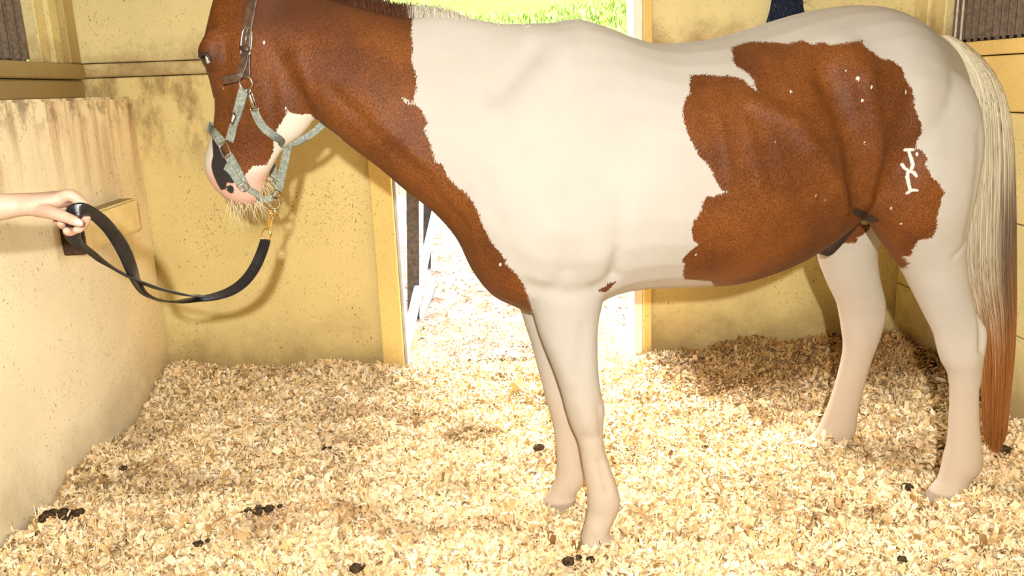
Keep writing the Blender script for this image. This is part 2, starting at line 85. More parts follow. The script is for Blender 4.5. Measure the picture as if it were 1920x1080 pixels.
    'nostril': [[-0.6131,1.0624]],
    'brown_front': [[-0.6133,1.8329],[-0.0936,1.846],[-0.1152,1.5004],[-0.1119,1.4766],[-0.1133,1.47],[-0.1176,1.4429],[-0.1152,1.3969],[-0.1191,1.3647],[-0.1101,1.3323],[-0.1102,1.3003],[-0.1209,1.2688],[-0.1314,1.2692],[-0.1501,1.2852],[-0.1394,1.2644],[-0.1161,1.261],[-0.101,1.2489],[-0.0857,1.2151],[-0.097,1.2027],[-0.089,1.1805],[-0.079,1.1491],[-0.0752,1.1229],[-0.0547,1.1105],[-0.0456,1.084],[-0.0257,1.0598],[-0.0028,1.0426],[0.0109,1.0256],[0.0217,1.0046],[0.0298,0.9808],[0.0342,0.9633],[0.0464,0.939],[0.0585,0.9146],[0.0787,0.8914],[0.0887,0.8717],[0.0897,0.8617],[0.1092,0.8426],[0.1279,0.814],[0.1362,0.7926],[0.1431,0.7682],[0.1578,0.7129],[0.1581,0.6298],[-0.7539,0.732]],
    'specks': [[1.0062,1.2808,0.0058],[0.8237,1.2561,0.0046],[1.0414,1.2596,0.0041],[1.0175,1.2275,0.0046],[1.1488,1.2435,0.0046],[0.9808,1.3016,0.0035],[1.0333,1.1179,0.0046],[0.7677,1.139,0.0035],[0.8908,0.9947,0.0035],[0.9207,0.982,0.0035],[1.1464,0.9363,0.0035],[1.1761,0.8931,0.0035],[1.1884,1.0819,0.0035],[0.0752,0.8611,0.0046],[-0.4878,1.4326,0.0035],[-0.4782,1.4234,0.0046],[-0.5972,1.3185,0.0029],[0.5756,0.8602,0.0035]],
    'brand': [[[1.1591,1.0936],[1.1802,1.093]],[[1.1701,1.0918],[1.1759,1.0722],[1.1804,1.0543],[1.1773,1.0445]],[[1.158,1.0553],[1.1635,1.0456],[1.1709,1.0388]],[[1.1709,1.0388],[1.1821,1.0348],[1.1884,1.025]],[[1.171,1.036],[1.1694,1.0219],[1.1737,1.0037],[1.1783,0.9894]],[[1.173,0.9791],[1.1788,0.9851],[1.1865,0.9881],[1.1926,0.9867]]],
    'far_thigh': [[1.0102,1.0386],[1.3011,1.0263],[1.2863,0.8373],[1.2614,0.8178],[1.2653,0.8107],[1.2471,0.7943],[1.2317,0.7898],[1.2347,0.7688],[1.1963,0.7672],[1.1603,0.7532],[1.1363,0.7439],[1.0575,0.7478]],
    'flank_line': [[1.0501,0.9312],[1.068,0.9228],[1.1023,0.908],[1.1234,0.8949]],
  },
  'dusk': [[-0.4858,1.498],[-0.386,1.5184],[-0.2522,1.5168],[-0.1162,1.4812]],
  'dusk_r': 0.1,
  'sheath_axis': [[1.1791,2.45,0.8875],[1.1331,2.45,0.8486],[1.0941,2.45,0.8008],[1.0757,2.45,0.7684]],
  'hoof': [[0.3268,2.101,0.034],[0.2435,2.3406,0.03],[1.4466,2.2533,0.03],[1.2071,2.6548,0.03]],
  'tail': [[1.4265,2.47,1.3929,0.0118],[1.4747,2.47,1.3611,0.0237],[1.5327,2.47,1.2996,0.0355],[1.5734,2.47,1.2208,0.0473],[1.5989,2.47,1.1016,0.0621],[1.6174,2.47,0.9553,0.068],[1.6295,2.47,0.8052,0.0754],[1.6437,2.47,0.6679,0.0769],[1.6723,2.47,0.5263,0.0621],[1.6891,2.47,0.3998,0.0532],[1.699,2.47,0.2707,0.0458],[1.7072,2.47,0.1577,0.0399],[1.7155,2.47,0.0425,0.0355]],
  'crest': [[-0.4982,2.225,1.5618],[-0.421,2.225,1.5443],[-0.3174,2.225,1.5181],[-0.2126,2.225,1.4917],[-0.1264,2.225,1.4734],[-0.0382,2.225,1.4783],[0.0425,2.225,1.4626],[0.1237,2.225,1.4469],[0.1718,2.225,1.4479]],
  'mane_x': -0.1225,
  'whisker_root': [[-0.624,2.22,1.034],[-0.5974,2.22,1.0244],[-0.5632,2.22,1.02],[-0.5409,2.22,1.0331],[-0.5293,2.22,1.0635],[-0.5132,2.22,1.0978]],
  'eye': [-0.6225,2.1697,1.3916],
  'lid': [[-0.6401,2.1675,1.3954],[-0.6314,2.1587,1.3999],[-0.6226,2.1562,1.4009],[-0.6154,2.1562,1.3955],[-0.6121,2.1587,1.3851]],
  'dung': [[[-1.3372,2.4652],[[-0.03,0,0.03],[0.005,0.015,0.026],[0.02,-0.01,0.02],[0.045,0.03,0.017],[-0.05,0.02,0.014]],"dark flattened manure pile in the shavings by the left lining"],[[-0.7017,2.408],[[0,0,0.018],[0.03,0.012,0.016],[-0.035,0.01,0.012],[0.06,0.03,0.009],[-0.01,0.03,0.011]],"crumbled brown manure pile in the shavings under the lead strap"],[[0.2124,2.7649],[[0,0,0.019],[0.01,0.008,0.012]],"brown manure ball beside the far fore leg"],[[1.3659,2.3676],[[0,0,0.018]],"single black manure ball between the hind hooves"],[[-0.8455,2.2681],[[0,0,0.013],[0.02,0.02,0.008],[-0.015,0.01,0.007]],"small crumbled manure pile at the open middle of the bedding"],[[-0.3541,2.051],[[0,0,0.018],[0.012,0.01,0.01]],"small manure ball half sunk in the foreground shavings"],[[0.2436,1.9906],[[-0.02,0,0.016],[0.04,0.005,0.012],[0.01,0.02,0.01]],"manure pile crumbled before the near fore hoof"],[[1.795,2.5286],[[0,0,0.02],[0.045,0.01,0.015],[-0.02,0.01,0.012]],"dark manure pile under the tail tip by the right boards"],[[-1.2556,2.7679],[[0,0,0.013]],"small grey manure ball near the foot of the left lining"],[[-0.5672,2.8703],[[0,0,0.012],[0.015,0.01,0.008]],"tiny manure pile on the bright shavings inside the doorway"],[[1.1007,1.9041],[[0,0,0.013]],"small manure ball in the foreground shavings below the near hind hoof"]],
  'fence_p': [-0.36,3.98,0.0],
  'rails': [["rail",[-0.3649,3.8987,-0.0313],[-0.2178,6.3505,0.4763],0.085],["rail",[-0.3682,3.8436,-0.1355],[-0.2627,5.6019,-0.0069],0.085],["rail",[-0.3497,4.1517,0.8293],[-0.2468,5.8664,1.1379],0.09],["post",[-0.3576,4.75,-0.1598],[-0.297,4.75,0.9074],0.07],["post",[-0.3471,6.2,-0.2697],[-0.2586,6.2,0.9758],0.06],["rail",[-0.4986,4.9,0.2036],[-0.447,6.3,0.4609],0.08]],
  'fine': [1.143,1.2076,0.9641,1.1086],
  'halter': {
    'crown_strap': [[[-0.4874,2.1753,1.5621],[-0.4893,2.1732,1.5535],[-0.4913,2.1711,1.5444],[-0.4936,2.169,1.5347],[-0.4958,2.1669,1.525],[-0.4981,2.1651,1.5156],[-0.5003,2.1634,1.5066],[-0.5026,2.1618,1.4979],[-0.5048,2.1605,1.4893],[-0.5071,2.1592,1.4808],[-0.5094,2.158,1.4724],[-0.5117,2.1569,1.4638],[-0.5138,2.1559,1.455],[-0.5158,2.1549,1.4459],[-0.5177,2.154,1.4366],[-0.5194,2.1532,1.4273],[-0.5208,2.1524,1.4182],[-0.522,2.1518,1.4093],[-0.523,2.1514,1.4006],[-0.5239,2.1511,1.3918],[-0.5247,2.151,1.3824],[-0.5256,2.1512,1.3725],[-0.5265,2.1515,1.3625],[-0.5274,2.1519,1.3529],[-0.5282,2.1524,1.3439]],[[-0.0694,-0.9567,0.2826],[-0.078,-0.9627,0.259],[-0.0865,-0.9669,0.2399],[-0.0931,-0.9692,0.2281],[-0.0972,-0.9703,0.2213],[-0.1005,-0.9716,0.2141],[-0.1051,-0.9734,0.2037],[-0.1118,-0.975,0.1921],[-0.1207,-0.9758,0.1822],[-0.1306,-0.9761,0.174],[-0.1385,-0.9765,0.165],[-0.1428,-0.9777,0.1542],[-0.1437,-0.9793,0.1426],[-0.1425,-0.9811,0.1311],[-0.1407,-0.9828,0.1194],[-0.1408,-0.9843,0.1068],[-0.1447,-0.9851,0.0928],[-0.1518,-0.9854,0.0772],[-0.1594,-0.9854,0.0591],[-0.1656,-0.9855,0.0382],[-0.1701,-0.9853,0.0156],[-0.1731,-0.9849,-0.0067],[-0.1751,-0.9842,-0.0282],[-0.177,-0.983,-0.049],[-0.1794,-0.9813,-0.0698]],0.024],
    'cheek_strap': [[[-0.5379,2.1577,1.3158],[-0.5406,2.1592,1.3103],[-0.5434,2.1608,1.3041],[-0.5466,2.1626,1.2973],[-0.5501,2.1646,1.2897],[-0.5538,2.1667,1.2817],[-0.5578,2.1691,1.2732],[-0.5621,2.1717,1.2643],[-0.5668,2.1748,1.2549],[-0.5718,2.1784,1.2451],[-0.5769,2.1826,1.2349],[-0.5818,2.1867,1.2249],[-0.5862,2.1902,1.2155],[-0.5901,2.1926,1.207],[-0.5934,2.1942,1.1995],[-0.5963,2.1952,1.1929],[-0.599,2.196,1.187]],[[-0.2154,-0.965,-0.1498],[-0.1874,-0.9675,-0.1698],[-0.1555,-0.9699,-0.1875],[-0.1192,-0.972,-0.2025],[-0.0918,-0.9727,-0.213],[-0.0957,-0.9722,-0.2136],[-0.1441,-0.9697,-0.1974],[-0.2374,-0.9578,-0.1617],[-0.3674,-0.923,-0.1142],[-0.4973,-0.8644,-0.0737],[-0.5714,-0.8189,-0.0542],[-0.5702,-0.8202,-0.0456],[-0.5199,-0.8538,-0.0276],[-0.4628,-0.8865,0.003],[-0.4232,-0.9054,0.0338],[-0.4002,-0.9147,0.0564],[-0.3844,-0.9203,0.0728]],0.025],
    'noseband_front': [[[-0.6802,2.3074,1.2228],[-0.6774,2.3046,1.2201],[-0.6733,2.2972,1.2174],[-0.6671,2.2826,1.2146],[-0.6593,2.2632,1.2116],[-0.6516,2.2451,1.2083],[-0.6449,2.2322,1.2043],[-0.6393,2.2241,1.2],[-0.6344,2.2184,1.1954],[-0.6299,2.2139,1.1908],[-0.6257,2.2101,1.1862],[-0.622,2.207,1.1819],[-0.6187,2.2043,1.178]],[[-0.342,-0.9397,0.0],[-0.363,-0.9317,0.0091],[-0.4258,-0.904,0.038],[-0.5404,-0.8358,0.0967],[-0.6516,-0.7401,0.1662],[-0.6996,-0.682,0.2129],[-0.6873,-0.6898,0.2276],[-0.6452,-0.7314,0.221],[-0.5983,-0.7742,0.2065],[-0.5558,-0.809,0.1914],[-0.5186,-0.8364,0.1772],[-0.4869,-0.858,0.1633],[-0.4593,-0.8756,0.1492]],0.028],
    'noseband_side': [[[-0.6069,2.1958,1.1522],[-0.6046,2.1946,1.1479],[-0.6021,2.1935,1.1433],[-0.5995,2.1924,1.1382],[-0.5969,2.1914,1.1329],[-0.5945,2.1905,1.1275],[-0.5921,2.1897,1.122],[-0.5898,2.1891,1.1164],[-0.5875,2.1887,1.1107],[-0.5853,2.1886,1.1049],[-0.5833,2.189,1.0991],[-0.5814,2.1901,1.0931],[-0.5797,2.1917,1.0872],[-0.578,2.1937,1.0815],[-0.5763,2.1956,1.0762],[-0.5747,2.197,1.0714],[-0.5731,2.1981,1.067]],[[-0.3575,-0.9282,0.1027],[-0.318,-0.944,0.0886],[-0.2821,-0.9564,0.0762],[-0.2516,-0.9656,0.0665],[-0.226,-0.9723,0.0596],[-0.2038,-0.9775,0.0543],[-0.1811,-0.9824,0.0469],[-0.153,-0.9877,0.0321],[-0.1206,-0.9927,0.0056],[-0.0922,-0.995,-0.039],[-0.0775,-0.9908,-0.111],[-0.0811,-0.9752,-0.2057],[-0.0976,-0.9526,-0.2882],[-0.117,-0.9403,-0.3195],[-0.1353,-0.9448,-0.2984],[-0.1559,-0.9539,-0.2565],[-0.1804,-0.9591,-0.2181]],0.026],
    'noseband_end': [[[-0.6145,2.1889,1.1231],[-0.6117,2.188,1.1213],[-0.6089,2.187,1.1192],[-0.606,2.1861,1.1168],[-0.6032,2.1853,1.1141],[-0.6006,2.1846,1.1109],[-0.5982,2.184,1.1074],[-0.5958,2.1837,1.1034],[-0.5935,2.1837,1.0988],[-0.5912,2.1843,1.0936],[-0.5889,2.1854,1.0883],[-0.5869,2.1869,1.0835],[-0.5849,2.1885,1.0792]],[[-0.3022,-0.9475,0.1043],[-0.2767,-0.956,0.0973],[-0.2513,-0.9639,0.0884],[-0.229,-0.9703,0.0783],[-0.2114,-0.9751,0.0678],[-0.1948,-0.9793,0.0545],[-0.1738,-0.9842,0.033],[-0.1448,-0.9894,-0.007],[-0.1066,-0.9911,-0.0792],[-0.058,-0.9812,-0.184],[0.0004,-0.9573,-0.2892],[0.0668,-0.9326,-0.3546],[0.1386,-0.9151,-0.3786]],0.02],
    'chin_strap': [[[-0.5783,2.1956,1.0754],[-0.5762,2.1958,1.0732],[-0.5733,2.196,1.0701],[-0.5699,2.1964,1.0664],[-0.5663,2.1972,1.0627],[-0.563,2.1987,1.0592],[-0.5597,2.201,1.056],[-0.5562,2.2039,1.0527],[-0.5528,2.2072,1.0495],[-0.5498,2.2109,1.0463],[-0.5475,2.2147,1.0432],[-0.5466,2.219,1.0399],[-0.5468,2.2239,1.0364],[-0.5473,2.2289,1.033],[-0.547,2.2334,1.0302],[-0.5452,2.237,1.0283],[-0.5409,2.2395,1.0276],[-0.5348,2.2413,1.0278],[-0.5282,2.2425,1.0285],[-0.5222,2.2434,1.0293],[-0.5181,2.2442,1.0298]],[[-0.07,-0.962,-0.264],[-0.0218,-0.9656,-0.2593],[0.0469,-0.9675,-0.2485],[0.1264,-0.9629,-0.2386],[0.2078,-0.949,-0.237],[0.284,-0.9253,-0.2514],[0.3775,-0.8765,-0.2986],[0.4879,-0.7909,-0.3694],[0.5777,-0.6905,-0.4352],[0.6262,-0.6146,-0.4798],[0.6252,-0.602,-0.4967],[0.5452,-0.6898,-0.4764],[0.3451,-0.8513,-0.3952],[0.0462,-0.9693,-0.2414],[-0.209,-0.974,-0.0876],[-0.342,-0.9397,0.0],[-0.3872,-0.9215,0.0305],[-0.3925,-0.9191,0.0341],[-0.3764,-0.9262,0.0231],[-0.3538,-0.9353,0.0079],[-0.342,-0.9397,0.0]],0.017],
    'throat_strap': [[[-0.52,2.1614,1.2641],[-0.5195,2.1617,1.2613],[-0.5187,2.1622,1.2573],[-0.5177,2.1628,1.2526],[-0.5165,2.1634,1.2477],[-0.5149,2.1639,1.2429],[-0.5131,2.1643,1.2382],[-0.5109,2.1647,1.2331],[-0.5085,2.165,1.228],[-0.5058,2.1656,1.223],[-0.503,2.1665,1.2184],[-0.4998,2.1677,1.2142],[-0.4963,2.1693,1.2103],[-0.4927,2.1711,1.2066],[-0.489,2.1729,1.203],[-0.4854,2.1746,1.1995],[-0.4814,2.176,1.196],[-0.4771,2.1772,1.1926],[-0.4729,2.1784,1.1894],[-0.4695,2.18,1.1864],[-0.4675,2.1822,1.1838],[-0.4678,2.1852,1.1815],[-0.4698,2.1887,1.1795],[-0.4725,2.1926,1.1778],[-0.4745,2.1966,1.1764],[-0.4746,2.2007,1.1752],[-0.4721,2.205,1.1744],[-0.4679,2.2098,1.174],[-0.463,2.2145,1.1738],[-0.4585,2.2185,1.1738],[-0.4555,2.2214,1.1737]],[[-0.2301,-0.9547,-0.1889],[-0.2291,-0.956,-0.1834],[-0.2289,-0.9576,-0.175],[-0.2269,-0.9596,-0.1661],[-0.2209,-0.9622,-0.1592],[-0.2084,-0.9654,-0.1568],[-0.1896,-0.9691,-0.1579],[-0.1663,-0.9729,-0.1608],[-0.1378,-0.9763,-0.1668],[-0.1033,-0.9787,-0.1772],[-0.0618,-0.9792,-0.1933],[-0.0026,-0.9766,-0.2149],[0.0741,-0.9679,-0.2403],[0.1521,-0.951,-0.2692],[0.2153,-0.9286,-0.3023],[0.2493,-0.9063,-0.3412],[0.2518,-0.8797,-0.4035],[0.2315,-0.8427,-0.4862],[0.1934,-0.8033,-0.5633],[0.144,-0.7759,-0.6141],[0.0889,-0.7777,-0.6224],[0.0136,-0.824,-0.5664],[-0.0912,-0.8933,-0.4401],[-0.2026,-0.9421,-0.2672],[-0.2908,-0.9512,-0.1032],[-0.342,-0.9397,0.0],[-0.3623,-0.9313,0.039],[-0.3647,-0.9301,0.0438],[-0.3574,-0.9335,0.0294],[-0.3472,-0.9377,0.0099],[-0.342,-0.9397,0.0]],0.022],
    'throat_strap_far': [[[-0.4572,2.2263,1.1724],[-0.4545,2.2269,1.1727],[-0.4507,2.2278,1.1732],[-0.4462,2.2289,1.1739],[-0.4414,2.2301,1.1748],[-0.4364,2.2314,1.1762],[-0.4313,2.233,1.1779],[-0.4257,2.2347,1.18],[-0.4199,2.2365,1.1824],[-0.4141,2.2384,1.1851],[-0.4084,2.2404,1.1881],[-0.4028,2.2426,1.1913],[-0.3971,2.2449,1.1948],[-0.3914,2.2473,1.1986],[-0.3859,2.2496,1.2026],[-0.3807,2.2516,1.2066],[-0.3753,2.2535,1.2112],[-0.3699,2.2552,1.2164],[-0.3648,2.2568,1.2215],[-0.3604,2.2581,1.226],[-0.3573,2.2591,1.2291]],[[-0.342,-0.9397,0.0],[-0.342,-0.9397,0.0],[-0.342,-0.9397,0.0],[-0.342,-0.9397,0.0],[-0.342,-0.9397,0.0],[-0.342,-0.9397,0.0],[-0.342,-0.9397,0.0],[-0.342,-0.9397,0.0],[-0.342,-0.9397,0.0],[-0.342,-0.9397,0.0],[-0.342,-0.9397,0.0],[-0.342,-0.9397,0.0],[-0.342,-0.9397,0.0],[-0.342,-0.9397,0.0],[-0.342,-0.9397,0.0],[-0.342,-0.9397,0.0],[-0.342,-0.9397,0.0],[-0.342,-0.9397,0.0],[-0.342,-0.9397,0.0],[-0.342,-0.9397,0.0],[-0.342,-0.9397,0.0]],0.02],
    'jaw_strap': [[[-0.4549,2.2211,1.1792],[-0.4561,2.2222,1.1754],[-0.4577,2.2238,1.1701],[-0.4597,2.2255,1.1639],[-0.4618,2.2273,1.1572],[-0.464,2.2287,1.1504],[-0.4664,2.2299,1.1435],[-0.469,2.2308,1.1362],[-0.4717,2.2317,1.1285],[-0.4744,2.2326,1.1208],[-0.4771,2.2335,1.113],[-0.4798,2.2345,1.105],[-0.4827,2.2355,1.0967],[-0.4855,2.2365,1.0884],[-0.4881,2.2375,1.0806],[-0.4905,2.2384,1.0738],[-0.4926,2.2391,1.0678],[-0.4947,2.2399,1.0625],[-0.4965,2.2405,1.0578],[-0.498,2.2411,1.054],[-0.4991,2.2415,1.0512]],[[-0.342,-0.9397,0.0],[-0.342,-0.9397,0.0],[-0.342,-0.9397,0.0],[-0.342,-0.9397,0.0],[-0.342,-0.9397,0.0],[-0.342,-0.9397,0.0],[-0.342,-0.9397,0.0],[-0.342,-0.9397,0.0],[-0.342,-0.9397,0.0],[-0.342,-0.9397,0.0],[-0.342,-0.9397,0.0],[-0.342,-0.9397,0.0],[-0.342,-0.9397,0.0],[-0.342,-0.9397,0.0],[-0.342,-0.9397,0.0],[-0.342,-0.9397,0.0],[-0.342,-0.9397,0.0],[-0.342,-0.9397,0.0],[-0.342,-0.9397,0.0],[-0.342,-0.9397,0.0],[-0.342,-0.9397,0.0]],0.0235],
    'strap_tongue': [[[-0.5222,2.1459,1.3989],[-0.5233,2.1452,1.3946],[-0.5248,2.1442,1.3885],[-0.5266,2.1432,1.3818],[-0.5284,2.1423,1.3758],[-0.5304,2.1416,1.3709],[-0.5324,2.1411,1.3664],[-0.5346,2.1407,1.3622],[-0.5368,2.1401,1.358],[-0.5383,2.139,1.3538],[-0.5394,2.1377,1.3496],[-0.5414,2.1368,1.3458],[-0.5458,2.1369,1.3427],[-0.5543,2.1388,1.3403],[-0.5658,2.1419,1.3386],[-0.577,2.145,1.3373],[-0.5847,2.1472,1.3364]],[[-0.1342,-0.9898,0.049],[-0.1424,-0.9887,0.0376],[-0.1544,-0.9872,0.0212],[-0.1665,-0.9857,0.0042],[-0.1748,-0.9846,-0.0087],[-0.1839,-0.9839,-0.0143],[-0.1938,-0.9836,-0.0157],[-0.1946,-0.9836,-0.018],[-0.1759,-0.9841,-0.0262],[-0.1065,-0.9913,-0.0457],[-0.0014,-1.0031,-0.0725],[0.0803,-1.0071,-0.0975],[0.0793,-0.9906,-0.1115],[-0.0553,-0.9396,-0.1091],[-0.2803,-0.8644,-0.0961],[-0.5133,-0.7889,-0.0805],[-0.6719,-0.7373,-0.0701]],0.02],
  },
  'hv': [-0.342,-0.9397,0.0],
  'hc': [-0.5225,2.25,1.2682],
  'ring_cheek': [[-0.531,2.1513,1.3282],[-0.2074,-0.9713,-0.1167]],
  'nose_square': [[[-0.6131,2.1964,1.1648],[-0.39,-0.913,0.12]],[0.0145,-0.0105,-0.0342]],
  'crown_buckle': [[[-0.5184,2.1485,1.4244],[-0.1359,-0.9848,0.1081]],[-0.0104,-0.0039,-0.0531]],
  'nose_buckle': [[[-0.5789,2.1924,1.0729],[-0.07,-0.962,-0.264]],[0.013,0.0065,-0.0215]],
  'plate': [[[-0.5779,2.175,1.2426],[-0.6324,-0.7745,-0.0122]],[-0.0173,0.0137,-0.0258]],
  'snap': [[-0.5273,2.1508,1.3096],[-0.5241,2.1524,1.295],[-0.5211,2.1545,1.2791],[-0.518,2.1566,1.2645]],
  'ring_low': [-0.5078,2.2447,1.0412],
  'ring_lead': [-0.5168,2.2479,1.0155],
  'lead_hook': [[-0.5169,2.248,1.0011],[-0.5153,2.2474,0.9881],[-0.5236,2.2504,0.9823],[-0.529,2.2524,0.9895],[-0.526,2.2513,1.0025]],
  'lead_body': [[-0.5233,2.2503,0.9852],[-0.5313,2.2532,0.9692],[-0.5397,2.2563,0.9502]],
  'lead_ring': [[-0.5484,2.2595,0.9281],[-0.54,2.2564,0.9472],[-0.5555,2.262,0.9074]],
  'lead': [[[-0.5516,2.2607,0.9148],[-0.5567,2.22,0.8862],[-0.5716,2.19,0.8525],[-0.591,2.15,0.8265],[-0.6165,2.11,0.8118],[-0.6474,2.07,0.8081],[-0.6769,2.03,0.813],[-0.705,1.98,0.8207],[-0.72,1.93,0.8358],[-0.7279,1.89,0.8543],[-0.7303,1.85,0.8794],[-0.7306,1.82,0.9062],[-0.7257,1.79,0.9414],[-0.7218,1.76,0.9823],[-0.7219,1.73,1.0208],[-0.7175,1.68,1.0577],[-0.7216,1.645,1.0846],[-0.7281,1.618,1.0982],[-0.7384,1.61,1.0988],[-0.7486,1.611,1.093],[-0.7557,1.616,1.0813],[-0.763,1.625,1.0668],[-0.7659,1.635,1.0517],[-0.7655,1.66,1.0271],[-0.7605,1.69,1.0016],[-0.7505,1.72,0.975],[-0.7384,1.76,0.944],[-0.7238,1.8,0.9177],[-0.7107,1.86,0.8858],[-0.6964,1.93,0.8565],[-0.6851,1.99,0.833],[-0.6689,2.04,0.8182]],[[0,-1,0.1],[0.3,-1,0.2],[0.3,-1,0.3],[0.2,-1,0.5],[0.1,-0.8,0.7],[0,-0.6,0.8],[0,-0.45,0.9],[0,-0.3,1],[0,-0.15,1],[0.2,-0.2,1],[0.7,-0.25,0.6],[1,-0.3,0.2],[0.9,-0.8,0.2],[0.5,-1,0.2],[0.3,-1,0.2],[0.1,-1,0.2],[0,-1,0.1],[0,-1,0],[-0.1,-1,0],[-0.5,-1,-0.1],[-0.5,-1,-0.2],[-0.2,-1,0],[0.3,-1,0.3],[0.4,-0.6,0.7],[0.4,-0.5,0.8],[0.3,-0.45,0.9],[0.2,-0.4,0.9],[0.1,-0.4,1],[0,-0.35,1],[0,-0.3,1],[0,-0.3,1],[0,-0.35,1]]],
  'arm': [[[-1.0032,1.5,1.1671],[-1.0203,1.5,1.0855],0.046,[0.0499,-0.9988,0.0],0.0,1.0],[[-0.9719,1.54,1.1552],[-0.9869,1.54,1.0808],0.044,[0.0499,-0.9988,0.0],0.0,1.0],[[-0.9351,1.585,1.1441],[-0.9473,1.585,1.0801],0.039,[0.0499,-0.9988,0.0],0.0,1.0],[[-0.8839,1.63,1.1352],[-0.8933,1.63,1.083],0.031,[0.0499,-0.9988,0.0],0.0,1.0],[[-0.8529,1.646,1.1328],[-0.8627,1.646,1.0878],0.031,[0.0499,-0.9988,0.0],0.0,1.0],[[-0.8355,1.651,1.132],[-0.8429,1.651,1.0882],0.035,[0.0499,-0.9988,0.0],0.0,1.0],[[-0.8148,1.66,1.1315],[-0.8203,1.66,1.0921],0.041,[0.0499,-0.9988,0.0],0.0,1.0],[[-0.7931,1.668,1.1321],[-0.7968,1.668,1.0972],0.042,[0.0499,-0.9988,0.0],0.0,1.0],[[-0.7802,1.675,1.1312],[-0.7809,1.675,1.1008],0.038,[0.0499,-0.9988,0.0],0.0,1.0],[[-0.7717,1.675,1.1266],[-0.7728,1.675,1.1067],0.03,[0.0499,-0.9988,0.0],0.0,1.0]],
  'fingers': [[[[-0.8828,1.672,1.1058],0.012],[[-0.8478,1.654,1.1037],0.0155],[[-0.8107,1.63,1.1002],0.0152],[[-0.7784,1.606,1.0961],0.0125],[[-0.7524,1.59,1.0903],0.0105],[[-0.7347,1.583,1.084],0.0096],[[-0.7253,1.584,1.0784],0.0078]],[[[-0.784,1.648,1.1192],0.013],[[-0.7608,1.645,1.1237],0.0115],[[-0.7405,1.65,1.1003],0.0095],[[-0.7361,1.636,1.0772],0.0085],[[-0.7359,1.606,1.0656],0.0078],[[-0.7396,1.598,1.064],0.007]],[[[-0.7956,1.668,1.1171],0.013],[[-0.7694,1.666,1.1224],0.0115],[[-0.744,1.668,1.0948],0.0095],[[-0.7521,1.65,1.0653],0.0088],[[-0.7604,1.618,1.0575],0.0082],[[-0.7604,1.604,1.062],0.0074]],[[[-0.8084,1.69,1.1127],0.012],[[-0.7872,1.692,1.1157],0.011],[[-0.7669,1.694,1.0857],0.0092],[[-0.7767,1.674,1.0604],0.0085],[[-0.778,1.636,1.0667],0.008],[[-0.7755,1.618,1.0747],0.0074]],[[[-0.826,1.708,1.1068],0.011],[[-0.8069,1.712,1.1075],0.0095],[[-0.7901,1.714,1.0806],0.008],[[-0.8005,1.7,1.0616],0.0074],[[-0.8071,1.68,1.0673],0.007],[[-0.8094,1.672,1.075],0.0062]]],
  'thumbnail': [-0.7209,1.575,1.0816],
  'elbow': [-1.0032,1.5,1.1671],
}

rng = np.random.default_rng(7)
random.seed(7)

# ------------------------------------------------------------------ helpers
def tag(o, label=None, cat=None, group=None, kind=None):
    if label: o['label'] = label
    if cat: o['category'] = cat
    if group: o['group'] = group
    if kind: o['kind'] = kind
    return o

def add(name, me, mat=None, parent=None, smooth=False):
    o = bpy.data.objects.new(name, me)
    COL.objects.link(o)
    if mat is not None:
        me.materials.clear(); me.materials.append(mat)
    if parent is not None: o.parent = parent
    if smooth:
        me.polygons.foreach_set('use_smooth', np.ones(len(me.polygons), bool))
    return o

def empty(name, loc=(0, 0, 0)):
    o = bpy.data.objects.new(name, None)
    o.empty_display_size = 0.1
    COL.objects.link(o)
    o.location = loc
    if any(loc): bpy.context.view_layer.update()
    return o

def mesh(name, v, f):
    me = bpy.data.meshes.new(name)
    me.from_pydata([tuple(map(float, p)) for p in v], [], [tuple(map(int, q)) for q in f])
    me.update()
    return me

def quads(name, verts, nq):
    """Fast mesh of quads: verts (n*4,3)."""
    me = bpy.data.meshes.new(name)
    me.vertices.add(len(verts)); me.vertices.foreach_set('co', np.asarray(verts, np.float32).ravel())
    return me

def fast(name, verts, faces):
    """Mesh from numpy arrays, all faces with the same number of corners."""
    verts = np.asarray(verts, np.float32); faces = np.asarray(faces, np.int32)
    me = bpy.data.meshes.new(name)
    k = faces.shape[1]
    me.vertices.add(len(verts)); me.vertices.foreach_set('co', verts.ravel())
    me.loops.add(faces.size); me.loops.foreach_set('vertex_index', faces.ravel())
    me.polygons.add(len(faces)); me.polygons.foreach_set('loop_start', np.arange(0, faces.size, k, dtype=np.int32))
    me.update(calc_edges=True)
    return me

def attr(me, name, vals, typ='FLOAT', dom='POINT'):
    a = me.attributes.new(name, typ, dom)
    if typ == 'FLOAT': a.data.foreach_set('value', np.asarray(vals, np.float32).ravel())
    else:
        v = np.asarray(vals, np.float32)
        if v.shape[1] == 3: v = np.concatenate([v, np.ones((len(v), 1), np.float32)], 1)
        a.data.foreach_set('color', v.ravel())

def box_bm(bm, x0, x1, y0, y1, z0, z1):
    vs = [bm.verts.new(p) for p in ((x0, y0, z0), (x1, y0, z0), (x1, y1, z0), (x0, y1, z0), (x0, y0, z1), (x1, y0, z1), (x1, y1, z1), (x0, y1, z1))]
    for q in ((3, 2, 1, 0), (4, 5, 6, 7), (0, 1, 5, 4), (1, 2, 6, 5), (2, 3, 7, 6), (3, 0, 4, 7)):
        bm.faces.new([vs[i] for i in q])

